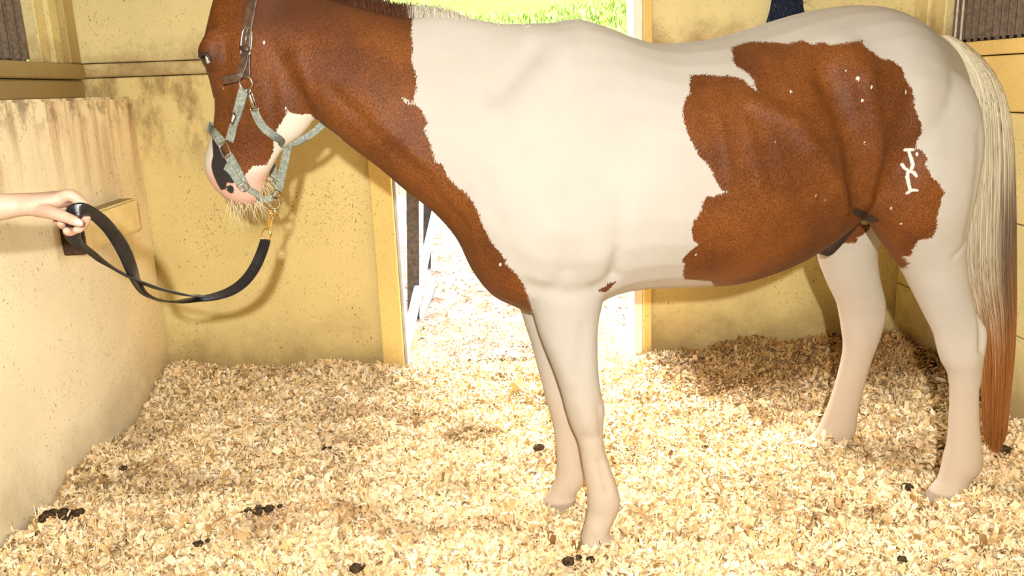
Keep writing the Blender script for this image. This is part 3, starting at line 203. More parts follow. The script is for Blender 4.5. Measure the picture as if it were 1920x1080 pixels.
def box(name, x0, x1, y0, y1, z0, z1, mat, parent=None, bev=0.004, seg=1, wob=0.0):
    bm = bmesh.new()
    box_bm(bm, min(x0, x1), max(x0, x1), min(y0, y1), max(y0, y1), min(z0, z1), max(z0, z1))
    if wob:
        for v in bm.verts: v.co += Vector((random.uniform(-wob, wob), random.uniform(-wob, wob), random.uniform(-wob, wob)))
    if bev: bmesh.ops.bevel(bm, geom=bm.edges[:], offset=bev, segments=seg, affect='EDGES')
    me = bpy.data.meshes.new(name); bm.to_mesh(me); bm.free()
    return add(name, me, mat, parent)

def frames(P):
    """Tangents and parallel-transport normals of a polyline."""
    P = np.asarray(P, float)
    T = np.gradient(P, axis=0); T /= np.maximum(np.linalg.norm(T, axis=1), 1e-9)[:, None]
    ref = np.array([0, 0, 1.0]) if abs(T[0][2]) < 0.9 else np.array([1.0, 0, 0])
    Nn = [np.cross(T[0], ref)]; Nn[0] /= np.linalg.norm(Nn[0])
    for i in range(1, len(P)):
        v = Nn[-1] - T[i] * np.dot(Nn[-1], T[i]); Nn.append(v / max(np.linalg.norm(v), 1e-9))
    Nn = np.array(Nn)
    return T, Nn, np.cross(T, Nn)

def tube(P, r, seg=8, cap=True, closed=False):
    P = np.asarray(P, float); m = len(P)
    r = np.full(m, r) if np.isscalar(r) else np.asarray(r, float)
    T, N1, N2 = frames(P)
    if closed:
        c = P.mean(0)
        T = np.roll(P, -1, 0) - np.roll(P, 1, 0); T /= np.linalg.norm(T, axis=1)[:, None]
        N1 = P - c; N1 -= T * (N1 * T).sum(1)[:, None]; N1 /= np.linalg.norm(N1, axis=1)[:, None]; N2 = np.cross(T, N1)
    a = np.linspace(0, 2 * np.pi, seg, endpoint=False)
    V = (P[:, None] + r[:, None, None] * (np.cos(a)[None, :, None] * N1[:, None] + np.sin(a)[None, :, None] * N2[:, None])).reshape(-1, 3)
    Fc = []
    for i in range(m if closed else m - 1):
        i2 = (i + 1) % m
        for j in range(seg):
            j2 = (j + 1) % seg
            Fc.append((i * seg + j, i * seg + j2, i2 * seg + j2, i2 * seg + j))
    if cap and not closed:
        Fc.append(tuple(range(seg - 1, -1, -1))); Fc.append(tuple((m - 1) * seg + j for j in range(seg)))
    return V, Fc

def join(parts):
    V, Fc, o = [], [], 0
    for v, f in parts:
        V.append(np.asarray(v)); Fc += [tuple(i + o for i in q) for q in f]; o += len(v)
    return np.concatenate(V), Fc

def strap(P, N, w, th=0.004):
    """Flat band: centre line P, face normals N, width w."""
    P = np.asarray(P, float); N = np.asarray(N, float)
    T = np.gradient(P, axis=0); T /= np.maximum(np.linalg.norm(T, axis=1), 1e-9)[:, None]
    N = N - T * (N * T).sum(1)[:, None]; N /= np.maximum(np.linalg.norm(N, axis=1), 1e-9)[:, None]
    S = np.cross(T, N)
    w = np.full(len(P), w) if np.isscalar(w) else np.asarray(w, float)
    prof = [(-.5, 0), (-.46, .8), (-.38, 1), (.38, 1), (.46, .8), (.5, 0), (.4, -.2), (-.4, -.2)]
    V = np.concatenate([(P + S * (a * w)[:, None] + N * (b * th)) [:, None] for a, b in prof], 1).reshape(-1, 3)
    k = len(prof); m = len(P); Fc = []
    for i in range(m - 1):
        for j in range(k):
            j2 = (j + 1) % k
            Fc.append((i * k + j, i * k + j2, (i + 1) * k + j2, (i + 1) * k + j))
    Fc.append(tuple(range(k - 1, -1, -1))); Fc.append(tuple((m - 1) * k + j for j in range(k)))
    return V, Fc

def vnoise(x, y, seed=0):
    """Smooth value noise on arrays."""
    xi, yi = np.floor(x).astype(int), np.floor(y).astype(int)
    fx, fy = x - xi, y - yi
    fx, fy = fx * fx * (3 - 2 * fx), fy * fy * (3 - 2 * fy)
    def h(a, b):
        n = (a * 374761393 + b * 668265263 + seed * 974711) & 0x7fffffff
        n = ((n ^ (n >> 13)) * 1274126177) & 0x7fffffff
        return ((n ^ (n >> 16)) & 0xffff) / 65535.0
    return (h(xi, yi) * (1 - fx) + h(xi + 1, yi) * fx) * (1 - fy) + (h(xi, yi + 1) * (1 - fx) + h(xi + 1, yi + 1) * fx) * fy

# ------------------------------------------------------------------ materials
class NT:
    def __init__(s, name, rough=0.7, spec=0.3):
        s.m = bpy.data.materials.new(name); s.m.use_nodes = True
        s.t = s.m.node_tree; s.b = s.t.nodes['Principled BSDF']
        s.b.inputs['Roughness'].default_value = rough
        s.b.inputs['Specular IOR Level'].default_value = spec
    def n(s, typ, out=0, **kw):
        nd = s.t.nodes.new(typ)
        ins = kw.pop('ins', {})
        for k, v in kw.items(): setattr(nd, k, v)
        for k, v in ins.items(): s.put(nd.inputs[k], v)
        return nd.outputs[out]
    def put(s, sock, v):
        if isinstance(v, bpy.types.NodeSocket): s.t.links.new(v, sock)
        elif hasattr(sock.default_value, '__len__') and len(sock.default_value) == 4 and len(v) == 3: sock.default_value = (*v, 1)
        else: sock.default_value = v
    def pos(s, scale=(1, 1, 1)):
        g = s.n('ShaderNodeNewGeometry')
        return s.n('ShaderNodeVectorMath', operation='MULTIPLY', ins={0: g, 1: scale})
    def noise(s, scale, detail=4, rough=0.55, vec=None, sc=(1, 1, 1), dist=0.0):
        return s.n('ShaderNodeTexNoise', 0, ins={'Vector': vec if vec is not None else s.pos(sc), 'Scale': scale, 'Detail': detail, 'Roughness': rough, 'Distortion': dist})
    def ramp(s, f, a, b, lo=0.0, hi=1.0):
        return s.n('ShaderNodeMapRange', 0, interpolation_type='SMOOTHSTEP', ins={0: f, 1: a, 2: b, 3: lo, 4: hi})
    def mix(s, f, a, b, mode='MIX'):
        nd = s.t.nodes.new('ShaderNodeMix'); nd.data_type = 'RGBA'; nd.blend_type = mode
        s.put(nd.inputs[0], f); s.put(nd.inputs[6], a); s.put(nd.inputs[7], b)
        return nd.outputs[2]
    def math(s, op, a, b=0.0):
        return s.n('ShaderNodeMath', operation=op, ins={0: a, 1: b})
    def at(s, name, out='Fac'):
        nd = s.t.nodes.new('ShaderNodeAttribute'); nd.attribute_name = name
        return nd.outputs[out]
    def sep(s, v):
        nd = s.t.nodes.new('ShaderNodeSeparateXYZ'); s.t.links.new(v, nd.inputs[0]); return nd.outputs
    def col(s, c): s.put(s.b.inputs['Base Color'], c); return s
    def bump(s, h, st=0.3, d=0.01):
        s.put(s.b.inputs['Normal'], s.n('ShaderNodeBump', ins={'Strength': st, 'Distance': d, 'Height': h})); return s

def plain(name, c, rough=0.6, metal=0.0, var=0.15, scale=40, bump=0.0):
    t = NT(name, rough)
    nz = t.noise(scale)
    t.col(t.mix(t.ramp(nz, .3, .7), tuple(x * (1 - var) for x in c), tuple(min(1, x * (1 + var)) for x in c)))
    t.b.inputs['Metallic'].default_value = metal
    if bump: t.bump(nz, bump, 0.004)
    return t.m

def paint(name, base, streak=0.0, zdirt=(0.0, 0.25), top=None, speck=1.0, seed=0.0, grime=.5, smear=False):
    """Old yellow paint on board: flecks, scuffs, brown stains."""
    t = NT(name, 0.62, 0.25)
    P = t.pos()
    off = t.n('ShaderNodeVectorMath', operation='ADD', ins={0: P, 1: (seed, seed * 1.7, seed * .3)})
    big = t.noise(2.2, 5, .6, vec=off)
    c = t.mix(t.ramp(big, .35, .7), tuple(x * .93 for x in base), tuple(min(1, x * 1.05) for x in base))
    # small dark flecks, slightly drawn out
    fl = t.noise(1.0, 3, .6, vec=t.n('ShaderNodeVectorMath', operation='MULTIPLY', ins={0: off, 1: (120, 120, 90)}), dist=1.2)
    dens = t.ramp(t.noise(3.1, 3, .6, vec=off), .35, .7, .035, -.035)
    c = t.mix(t.math('MULTIPLY', t.ramp(t.math('SUBTRACT', fl, dens), .622, .675), .8 * speck), c, (.17, .09, .025))
    fl2 = t.noise(1.0, 2, .5, vec=t.n('ShaderNodeVectorMath', operation='MULTIPLY', ins={0: off, 1: (46, 46, 33)}), dist=2.5)
    c = t.mix(t.math('MULTIPLY', t.ramp(fl2, .685, .74), .6 * speck), c, (.2, .11, .03))
    # grime that climbs from the bedding
    z = t.sep(P)[2]
    gr = t.math('MULTIPLY', t.ramp(t.math('ADD', z, t.math('MULTIPLY', t.math('SUBTRACT', t.noise(5, 5, .65, vec=off), .5), .5)), zdirt[0], zdirt[1], 1, 0), grime)
    c = t.mix(gr, c, (.26, .15, .055))
    if smear:      # brown smear rubbed below the batten near the corner
        sx = t.sep(P)[0]
        m = t.math('MULTIPLY', t.math('MULTIPLY', t.ramp(sx, -.72, -1.05), t.ramp(z, .9, 1.22)), t.ramp(t.noise(1.0, 6, .7, vec=t.n('ShaderNodeVectorMath', operation='MULTIPLY', ins={0: off, 1: (9, 9, 4)})), .42, .66))
        c = t.mix(t.math('MULTIPLY', m, .75), c, (.22, .12, .04))
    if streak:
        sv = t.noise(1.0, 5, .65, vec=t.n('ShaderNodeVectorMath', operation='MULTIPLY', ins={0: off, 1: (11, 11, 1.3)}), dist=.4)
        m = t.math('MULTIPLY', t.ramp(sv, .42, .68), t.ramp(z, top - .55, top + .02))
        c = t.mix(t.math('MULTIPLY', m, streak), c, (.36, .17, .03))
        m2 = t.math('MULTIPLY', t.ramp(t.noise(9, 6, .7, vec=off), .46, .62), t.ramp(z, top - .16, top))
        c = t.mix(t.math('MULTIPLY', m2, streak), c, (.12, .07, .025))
    t.col(c)
    t.bump(t.math('ADD', t.noise(60, 4, vec=off), t.math('MULTIPLY', big, 2)), .25, .006)
    return t.m

YEL = (.70, .565, .235)
M = {}
M['wall'] = paint('yellow_board', YEL, zdirt=(-.02, .30), grime=.7, smear=True)
M['wall_up'] = paint('yellow_board_upper', (.74, .63, .30), zdirt=(1.36, 1.60), seed=3, speck=.9, grime=.8)
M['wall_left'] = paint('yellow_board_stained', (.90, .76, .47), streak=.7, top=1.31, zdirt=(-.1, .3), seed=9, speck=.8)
M['wall_dirty'] = paint('grimy_board', (.50, .39, .15), zdirt=(1.35, 1.75), seed=5, grime=.55)
M['jamb'] = paint('jamb_paint', (.78, .56, .19), zdirt=(-.05, .2), seed=13, speck=.7)
M['jamb_sunlit'] = plain('sunlit_planed_wood', (.90, .82, .68), .7, var=.05, scale=14)  # planed board, sunlight from outside painted in as a paler colour
M['slat'] = plain('dark_weathered_slat', (.20, .15, .105), .85, var=.25, scale=70, bump=.3)
M['slat_edge'] = plain('pale_slat', (.62, .55, .42), .8, var=.2)
M['white_board'] = plain('white_painted_rail', (.42, .42, .41), .7, var=.12, scale=12)
M['dark_post'] = plain('tarred_post', (.06, .05, .045), .85, var=.3)
M['wood_brown'] = plain('dark_end_grain', (.055, .03, .014), .8, var=.4, scale=120, bump=.4)
M['ceil'] = plain('ceiling_board', (.66, .60, .46), .8)

def bark_block():
    t = NT('block_paint', .7)
    nz = t.noise(16, 5, .6)
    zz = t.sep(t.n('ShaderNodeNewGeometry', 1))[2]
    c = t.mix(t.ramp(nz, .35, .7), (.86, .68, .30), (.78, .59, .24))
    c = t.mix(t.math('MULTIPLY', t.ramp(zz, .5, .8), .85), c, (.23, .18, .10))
    t.col(c); t.bump(nz, .4, .006)
    return t.m
M['block'] = bark_block()

# ------------------------------------------------------------------ the stall
XL, XU, XR, YB, ZC, YF = -1.43, -1.655, 2.05, 3.80, 2.75, -1.6
DX0, DX1 = -0.335, 0.765          # door opening between the jambs
FLOOR = empty('floor', (.3, 1.2, -.1)); FLOOR['kind'] = 'structure'
box('ceiling', -1.9, 2.3, YF - .1, YB + .2, ZC, ZC + .06, M['ceil'], bev=0)['kind'] = 'structure'
wf = empty('wall_front', (.3, YF, 0)); wf['kind'] = 'structure'

# back wall: board panels either side of the doorway, batten, header
wb = empty('wall_back', (0, YB, 0)); wb['kind'] = 'structure'
def bx(name, x0, x1, y0, y1, z0, z1, mat, par, **k):
    o = box(name, x0, x1, y0, y1, z0, z1, mat, None, **k)
    o.parent = par; o.matrix_parent_inverse = Matrix.Translation(par.location).inverted()
    return o
for a_, b_, c_, d_ in ((-1.9, 2.3, -.1, ZC),): bx('panel', a_, b_, YF - .1, YF, c_, d_, M['wall'], wf, bev=0)
bx('backing', XU - .1, DX0 - .09, YB + .10, YB + .13, -.15, ZC, M['wall_dirty'], wb, bev=0)
bx('backing', DX1 + .09, XR + .1, YB + .10, YB + .13, -.15, ZC, M['wall_dirty'], wb, bev=0)
bx('base_slab', -6, 6.5, YF - 8, YB + .15, -.30, -.10, plain('stall_base', (.35, .24, .12)), FLOOR, bev=0)
bx('panel', XU - .1, DX0 - .08, YB, YB + .12, -.15, 1.392, M['wall'], wb)
bx('batten', XU - .1, DX0 - .08, YB - .006, YB + .12, 1.396, 1.452, M['wall_up'], wb, bev=.006)
bx('panel', XU - .1, DX0 - .08, YB + .004, YB + .12, 1.456, ZC, M['wall_up'], wb)
bx('panel', DX1 + .08, XR + .1, YB, YB + .12, -.15, 1.30, M['wall'], wb)
bx('panel', DX1 + .08, XR + .1, YB + .002, YB + .12, 1.304, ZC, M['wall_up'], wb)
bx('header', DX0 - .08, DX1 + .08, YB, YB + .12, 2.35, ZC, M['wall_up'], wb)

# door jambs
tj = empty('trim_1', (DX0 - .05, YB, 0)); tj['kind'] = 'structure'
bx('jamb_board', DX0 - .098, DX0, YB - .045, YB + .10, -.1, 2.35, M['jamb'], tj)
bx('outer_edge_board', DX0 + .001, DX0 + .014, YB + .0, YB + .13, -.1, 2.35, M['white_board'], tj, bev=.002)
tj = empty('trim_2', (DX1 + .05, YB, 0)); tj['kind'] = 'structure'
bx('jamb_board', DX1 + .046, DX1 + .086, YB - .03, YB + .10, -.1, 2.35, M['jamb'], tj)
bx('planed_stop_board', DX1 + .004, DX1 + .045, YB - .012, YB + .13, -.1, 2.35, M['jamb_sunlit'], tj, bev=.002)

# left wall: thick lower lining with a ledge, barred opening above it
wlft = empty('wall_left', (XL, 2.5, 0)); wlft['kind'] = 'structure'
bx('lining_panel', XL - .3, XL, 2.15, YB - .002, -.15, 1.312, M['wall_left'], wlft, bev=.01, seg=2)
bx('lining_panel', XL - .3, XL - .003, YF, 2.142, -.15, 1.312, M['wall_left'], wlft, bev=.01, seg=2)
bx('ledge_board', XU - .08, XU + .03, YF, YB - .003, 1.312, 1.386, M['wall_dirty'], wlft, bev=.006)
bx('sill_board', XU - .08, XU + .045, YF, YB - .003, 1.39, 1.452, M['wall_dirty'], wlft, bev=.006)
bx('corner_post', XU - .06, XU + .035, 3.70, YB - .003, 1.454, ZC, M['wall_dirty'], wlft, bev=.006)
bx('corner_board', XU - .06, XU + .01, 3.62, 3.698, 1.454, ZC, M['wall_up'], wlft, bev=.004)
bx('corner_board', XU - .06, XU - .005, 3.535, 3.617, 1.454, ZC, M['wall_up'], wlft, bev=.004)
bx('backing', XU - .16, XU - .10, YF, 3.6, 1.454, ZC, M['wood_brown'], wlft, bev=0)
bx('head_board', XU - .08, XU + .02, YF, 3.53, 2.35, ZC, M['wall_dirty'], wlft)
y = 3.515
for i in range(30):
    w = random.uniform(.040, .052)
    s = bx('slat', XU - .07, XU - .035 - random.uniform(0, .012), y - w, y, 1.454, 2.35, M['slat'], wlft, bev=.013, seg=2)
    y -= w + .022

# right wall: boards below, barred opening above
wr = empty('wall_right', (XR, 2.5, 0)); wr['kind'] = 'structure'
zz = [-.15, .30, .72, 1.128, 1.34, 1.40]
for i in range(5):
    edges = [YF, .4, 2.0, 3.15 + .1 * (i % 2), YB - .003] if i in (1, 3) else [YF, 1.3, 2.75, YB - .003]
    for a, b in zip(edges[:-1], edges[1:]):
        bx('board', XR + random.uniform(0, .004), XR + .12, a + .002, b - .002, zz[i] + .0025, zz[i + 1] - .0025, M['jamb'] if i > 2 else M['wall'], wr, bev=.004)
bx('backing', XR + .11, XR + .14, YF, YB, -.15, 1.402, M['wall_dirty'], wr, bev=0)
bx('corner_post', XR - .005, XR + .1, 3.69, YB - .003, 1.402, ZC, M['wall_up'], wr)
bx('corner_board', XR + .008, XR + .1, 3.575, 3.688, 1.402, ZC, M['wall_up'], wr)
bx('backing', XR + .10, XR + .16, YF, 3.6, 1.402, ZC, M['wood_brown'], wr, bev=0)
bx('head_board', XR, XR + .1, YF, 3.57, 2.35, ZC, M['wall_dirty'], wr)
y = 3.565
for i in range(60):
    w = .030
    s = bx('slat', XR + .035, XR + .06 + random.uniform(0, .008), y - w, y, 1.402, 2.35, M['slat'], wr, bev=.009, seg=2)
    y -= w + .016
for yy in (3.528, 3.487):
    bx('light_strip', XR + .026, XR + .034, yy - .007, yy, 1.402, 2.35, M['slat_edge'], wr, bev=.002)

# timber block fixed to the left lining
tb = empty('timber_block', (XL, 3.4, .83))
def block_mesh():
    bm = bmesh.new(); box_bm(bm, XL - .0, XL + .072, 2.985, 3.50, .775, .905)
    bmesh.ops.bisect_plane(bm, geom=bm.verts[:] + bm.edges[:] + bm.faces[:], plane_co=(0, 3.2, 0), plane_no=(0, 1, 0))
    bmesh.ops.bevel(bm, geom=bm.edges[:], offset=.008, segments=2, affect='EDGES')
    me = bpy.data.meshes.new('beam'); bm.to_mesh(me); bm.free(); return me
o = add('beam', block_mesh(), M['block'], tb); o.matrix_parent_inverse = Matrix.Translation(tb.location).inverted()
bx('end_plate', XL + .002, XL + .078, 2.962, 2.984, .772, .908, M['wood_brown'], tb, bev=.004)
tag(tb, 'yellow painted timber block with a dark end fixed to the lining beside the corner', 'wooden block')

# ------------------------------------------------------------------ the horse
def catmull(arr, sub):
    """Smooth curve through the rows of arr."""
    arr = np.asarray(arr, float)
    out = []
    m = len(arr)
    for i in range(m - 1):
        p0, p1, p2, p3 = arr[max(i - 1, 0)], arr[i], arr[i + 1], arr[min(i + 2, m - 1)]
        for j in range(sub):
            t = j / sub
            out.append(0.5 * (2 * p1 + (p2 - p0) * t + (2 * p0 - 5 * p1 + 4 * p2 - p3) * t * t + (3 * p1 - p0 - 3 * p2 + p3) * t ** 3))
    out.append(arr[-1])
    return np.array(out)

def loft(stations, nseg=30, sub=5):
    """Closed tube through sections: front/top point, back/bottom point, half width, side axis, taper."""
    rows = [list(a) + list(b) + [w] + list(v) + [k] for a, b, w, v, k, e in stations]
    rows = catmull(rows, sub)
    vs, fs = [], []
    t = np.linspace(0, 2 * np.pi, nseg, endpoint=False)
    c, s = np.cos(t), np.sin(t)
    for r in rows:
        A, B, w, V, k = r[:3], r[3:6], r[6], r[7:10], r[10]
        Cc, U = (A + B) / 2, (A - B) / 2
        V = V / np.linalg.norm(V)
        g = s * (1 + k * c)
        vs.append(Cc[None] + c[:, None] * U[None] + (w * g)[:, None] * V[None])
    m = len(rows)
    vs = np.concatenate(vs)
    for i in range(m - 1):
        for j in range(nseg):
            j2 = (j + 1) % nseg
            fs.append((i * nseg + j, i * nseg + j2, (i + 1) * nseg + j2, (i + 1) * nseg + j))
    n0 = len(vs)
    vs = np.concatenate([vs, [(rows[0][:3] + rows[0][3:6]) / 2, (rows[-1][:3] + rows[-1][3:6]) / 2]])
    for j in range(nseg):
        j2 = (j + 1) % nseg
        fs.append((n0, j2, j))
        fs.append((n0 + 1, (m - 1) * nseg + j, (m - 1) * nseg + j2))
    return vs, fs

def fuse(pieces, voxel, name='fused'):
    """Union of closed surfaces as one skin (voxel remesh)."""
    V, Fc, o = [], [], 0
    for v, f in pieces:
        V.append(v)
        Fc += [tuple(i + o for i in q) for q in f]
        o += len(v)
    me = bpy.data.meshes.new(name)
    me.from_pydata(np.concatenate(V).tolist(), [], Fc)
    bm = bmesh.new(); bm.from_mesh(me)
    bmesh.ops.recalc_face_normals(bm, faces=bm.faces[:])
    bm.to_mesh(me); bm.free()
    ob = bpy.data.objects.new(name, me)
    bpy.context.scene.collection.objects.link(ob)
    md = ob.modifiers.new('fuse', 'REMESH'); md.mode = 'VOXEL'; md.voxel_size = voxel; md.adaptivity = 0
    dg = bpy.context.evaluated_depsgraph_get()
    out = bpy.data.meshes.new_from_object(ob.evaluated_get(dg))
    bpy.data.objects.remove(ob); bpy.data.meshes.remove(me)
    return out

def get_co(me):
    a = np.empty(len(me.vertices) * 3); me.vertices.foreach_get('co', a); return a.reshape(-1, 3)

def set_co(me, co):
    me.vertices.foreach_set('co', co.ravel()); me.update()

def get_no(me):
    a = np.empty(len(me.vertices) * 3, dtype=np.float32); me.vertex_normals.foreach_get('vector', a); return a.reshape(-1, 3).astype(float)

def taubin(me, co, it=10, lam=0.5, mu=-0.52, wt=None):
    e = np.empty(len(me.edges) * 2, dtype=np.int32); me.edges.foreach_get('vertices', e); e = e.reshape(-1, 2)
    nv = len(co)
    deg = np.bincount(e.ravel(), minlength=nv).astype(float)[:, None]
    for i in range(it):
        for f in (lam, mu):
            acc = np.zeros_like(co)
            for k in range(3):
                acc[:, k] = np.bincount(e[:, 0], co[e[:, 1], k], nv) + np.bincount(e[:, 1], co[e[:, 0], k], nv)
            d = acc / np.maximum(deg, 1) - co
            co = co + f * d * (1 if wt is None else wt)
    return co

def seg_dist(P, a, b):
    d = b - a
    t = np.clip(((P - a) @ d) / max(d @ d, 1e-12), 0, 1)
    return np.linalg.norm(P - a - t[:, None] * d, axis=1)

def poly_sd(P, poly):
    """Signed distance to a polygon, positive inside."""
    poly = np.asarray(poly, float)
    dist = np.full(len(P), 9.0); ins = np.zeros(len(P), bool)
    for i in range(len(poly)):
        a, b = poly[i], poly[(i + 1) % len(poly)]
        dist = np.minimum(dist, seg_dist(P, a, b))
        cond = (a[1] > P[:, 1]) != (b[1] > P[:, 1])
        with np.errstate(divide='ignore', invalid='ignore'):
            xi = (b[0] - a[0]) * (P[:, 1] - a[1]) / (b[1] - a[1]) + a[0]
        ins ^= cond & (P[:, 0] < xi)
    return np.where(ins, dist, -dist)

def line_dist(P, pts):
    pts = np.asarray(pts, float)
    d = np.full(len(P), 9.0)
    for i in range(len(pts) - 1):
        d = np.minimum(d, seg_dist(P, pts[i], pts[i + 1]))
    return d

def build_horse_mesh(D, voxel=0.0075):
    pieces = [loft(D['loft'][k]) for k in D['loft']]
    me = fuse(pieces, voxel, 'horse_body')
    co = get_co(me)
    rg = np.exp(-((co[:, 0] - .18) / .22) ** 2) * np.clip((co[:, 2] - .82) / .12, 0, 1)      # blend neck into shoulder
    rg = np.maximum(rg, np.exp(-((co[:, 0] - 1.25) / .16) ** 2 - ((co[:, 2] - .95) / .25) ** 2))   # thigh into flank
    rg = np.maximum(rg, np.exp(-((co[:, 0] + .42) / .12) ** 2) * np.clip((co[:, 2] - 1.15) / .1, 0, 1))  # jowl into neck
    rg = np.maximum(rg, 1.3 * np.exp(-((co[:, 0] + .585) / .05) ** 2 - ((co[:, 2] - 1.40) / .06) ** 2))   # brow
    co = taubin(me, co, 14)
    co = taubin(me, co, 70, .6, -.601, np.clip(rg, 0, 1)[:, None])
    set_co(me, co)
    # muscle, bone and fold relief
    for rep in range(2):
        no = get_no(me)
        XZ = co[:, [0, 2]]
        disp = np.zeros(len(co))
        for st in D.get('relief', []):
            pts, sig, amp, ymin, ymax = st
            d = line_dist(XZ, pts)
            wy = (co[:, 1] > ymin) & (co[:, 1] < ymax)
            disp += amp * 0.5 * np.exp(-(d / sig) ** 2) * np.clip(np.abs(no[:, 1]) * 1.6, 0, 1) * wy
        co = co + no * disp[:, None]
        set_co(me, co)
    co = taubin(me, co, 3)
    set_co(me, co)
    if 'fine' in D:      # denser skin where the coat carries small marks
        x0, x1, z0, z1 = D['fine']
        bm = bmesh.new(); bm.from_mesh(me)
        es = [e for e in bm.edges if all(x0 < v.co.x < x1 and z0 < v.co.z < z1 and v.co.y < 2.35 for v in e.verts)]
        bmesh.ops.subdivide_edges(bm, edges=es, cuts=3, use_grid_fill=True)
        bm.to_mesh(me); bm.free(); me.update()
    return me


def horse_material():
    t = NT('pinto_coat', .52, .18)
    P = t.pos()
    fur = t.noise(1.0, 3, .6, vec=t.n('ShaderNodeVectorMath', operation='MULTIPLY', ins={0: P, 1: (420, 420, 170)}))
    edge = t.math('MULTIPLY', t.math('SUBTRACT', t.noise(1.0, 3, .7, vec=t.n('ShaderNodeVectorMath', operation='MULTIPLY', ins={0: P, 1: (240, 240, 130)})), .5), .024)
    big = t.noise(5, 4, .6)
    def mask(a, soft=.0016, k=1.0):
        return t.ramp(t.math('ADD', t.at(a), t.math('MULTIPLY', edge, k)), -soft, soft)
    white = t.mix(t.ramp(big, .3, .75), (.43, .39, .325), (.465, .425, .36))
    white = t.mix(t.math('MULTIPLY', t.ramp(t.at('low'), 0, 1), .8), white, (.55, .43, .30))
    brown = t.mix(t.ramp(big, .32, .68), (.085, .020, .002), (.215, .062, .006))
    brown = t.mix(t.ramp(fur, .3, .72), t.mix(.7, brown, (.05, .013, .002)), t.mix(.25, brown, (.34, .14, .05)))
    brown = t.mix(t.math('MULTIPLY', t.ramp(t.at('dusk'), 0, 1), .7), brown, (.06, .02, .008))
    c = t.mix(mask('brown'), white, brown)
    pale = t.mix(t.ramp(t.at('muzzle'), 0, 1), (.62, .55, .44), (.60, .37, .27))
    c = t.mix(mask('pale', k=.6), c, pale)
    c = t.mix(mask('dark', k=.5), c, (.028, .024, .022))
    c = t.mix(t.math('MULTIPLY', t.ramp(t.at('grey'), -.003, .003), .9), c, (.024, .017, .013))
    c = t.mix(mask('speck', .0012, .25), c, (.62, .58, .5))
    c = t.mix(t.ramp(t.at('hoof'), -.006, .006), c, t.mix(t.noise(30), (.24, .17, .11), (.42, .34, .25)))
    t.col(c)
    t.put(t.b.inputs['Roughness'], t.mix(mask('brown'), (.7, .7, .7), (.56, .56, .56)))
    t.bump(fur, .14, .004)
    return t.m

hm = build_horse_mesh(D)
hco = get_co(hm); XZ = hco[:, [0, 2]]
far_low = (hco[:, 1] > 2.31) & (hco[:, 2] < .70) & (hco[:, 0] < .7)
far_hind = (hco[:, 1] > 2.52) & (hco[:, 2] < .90) & (hco[:, 0] > .9)
b1 = poly_sd(XZ, D['coat']['brown_front']); b2 = poly_sd(XZ, D['coat']['brown_flank']); b3 = poly_sd(XZ, D['coat']['girth_spot'])
b4 = poly_sd(XZ, D['coat']['far_thigh'])
br = np.maximum(np.maximum(b1, b2), b3)
br = np.where(far_low, -.2, br); br = np.where(far_hind, b4, br)
attr(hm, 'brown', br)
attr(hm, 'pale', poly_sd(XZ, D['coat']['pale_face']))
dk = poly_sd(XZ, D['coat']['dark_nose'])
for q in D['coat']['nostril']: dk = np.maximum(dk, .011 - np.linalg.norm((XZ - np.array(q)) * (1.15, .9), axis=1))
attr(hm, 'dark', np.where(hco[:, 0] < -.3, dk, -.2))
sp = np.full(len(hco), -.2)
for x, z, r in D['coat']['specks']: sp = np.maximum(sp, r - np.linalg.norm((XZ - (x, z)) * (1.2, .8), axis=1))
for ln in D['coat']['brand']: sp = np.maximum(sp, .0036 - line_dist(XZ, ln))
attr(hm, 'speck', np.where(hco[:, 1] < 2.4, sp, -.2))
attr(hm, 'muzzle', np.clip((1.13 - hco[:, 2]) / .05, 0, 1))
attr(hm, 'low', np.clip((.62 - hco[:, 2]) / .45, 0, 1) ** .8)
dus = np.clip(D['dusk_r'] - line_dist(XZ, D['dusk']), 0, .1) / .1
dus = np.maximum(dus, np.clip(1.5 - np.linalg.norm(hco - np.array(D['eye']), axis=1) / .03, 0, 1.3))
attr(hm, 'dusk', dus)
sh = line_dist(hco, D['sheath_axis'])
g1 = .058 - sh
g1 = np.maximum(g1, np.where((hco[:, 1] < 2.45), .011 - line_dist(XZ, D['coat']['flank_line']), -.2))
attr(hm, 'grey', g1)
hf = np.full(len(hco), -.2)
for x, y, z in D['hoof']: hf = np.maximum(hf, np.where(np.linalg.norm(hco[:, :2] - (x, y), axis=1) < .14, z - hco[:, 2], -.2))
attr(hm, 'hoof', hf)
horse = empty('horse', (.9, 2.4, 0))
MH = horse_material()
body = add('body', hm, MH, None, smooth=True)
def under(o, par):
    o.parent = par; o.matrix_parent_inverse = Matrix.Translation(par.location).inverted(); return o
under(body, horse)
tag(horse, 'chestnut and white pinto horse standing side on in the wood shavings', 'horse')
HB = BVHTree.FromPolygons([tuple(v) for v in hco], [tuple(p.vertices) for p in hm.polygons])

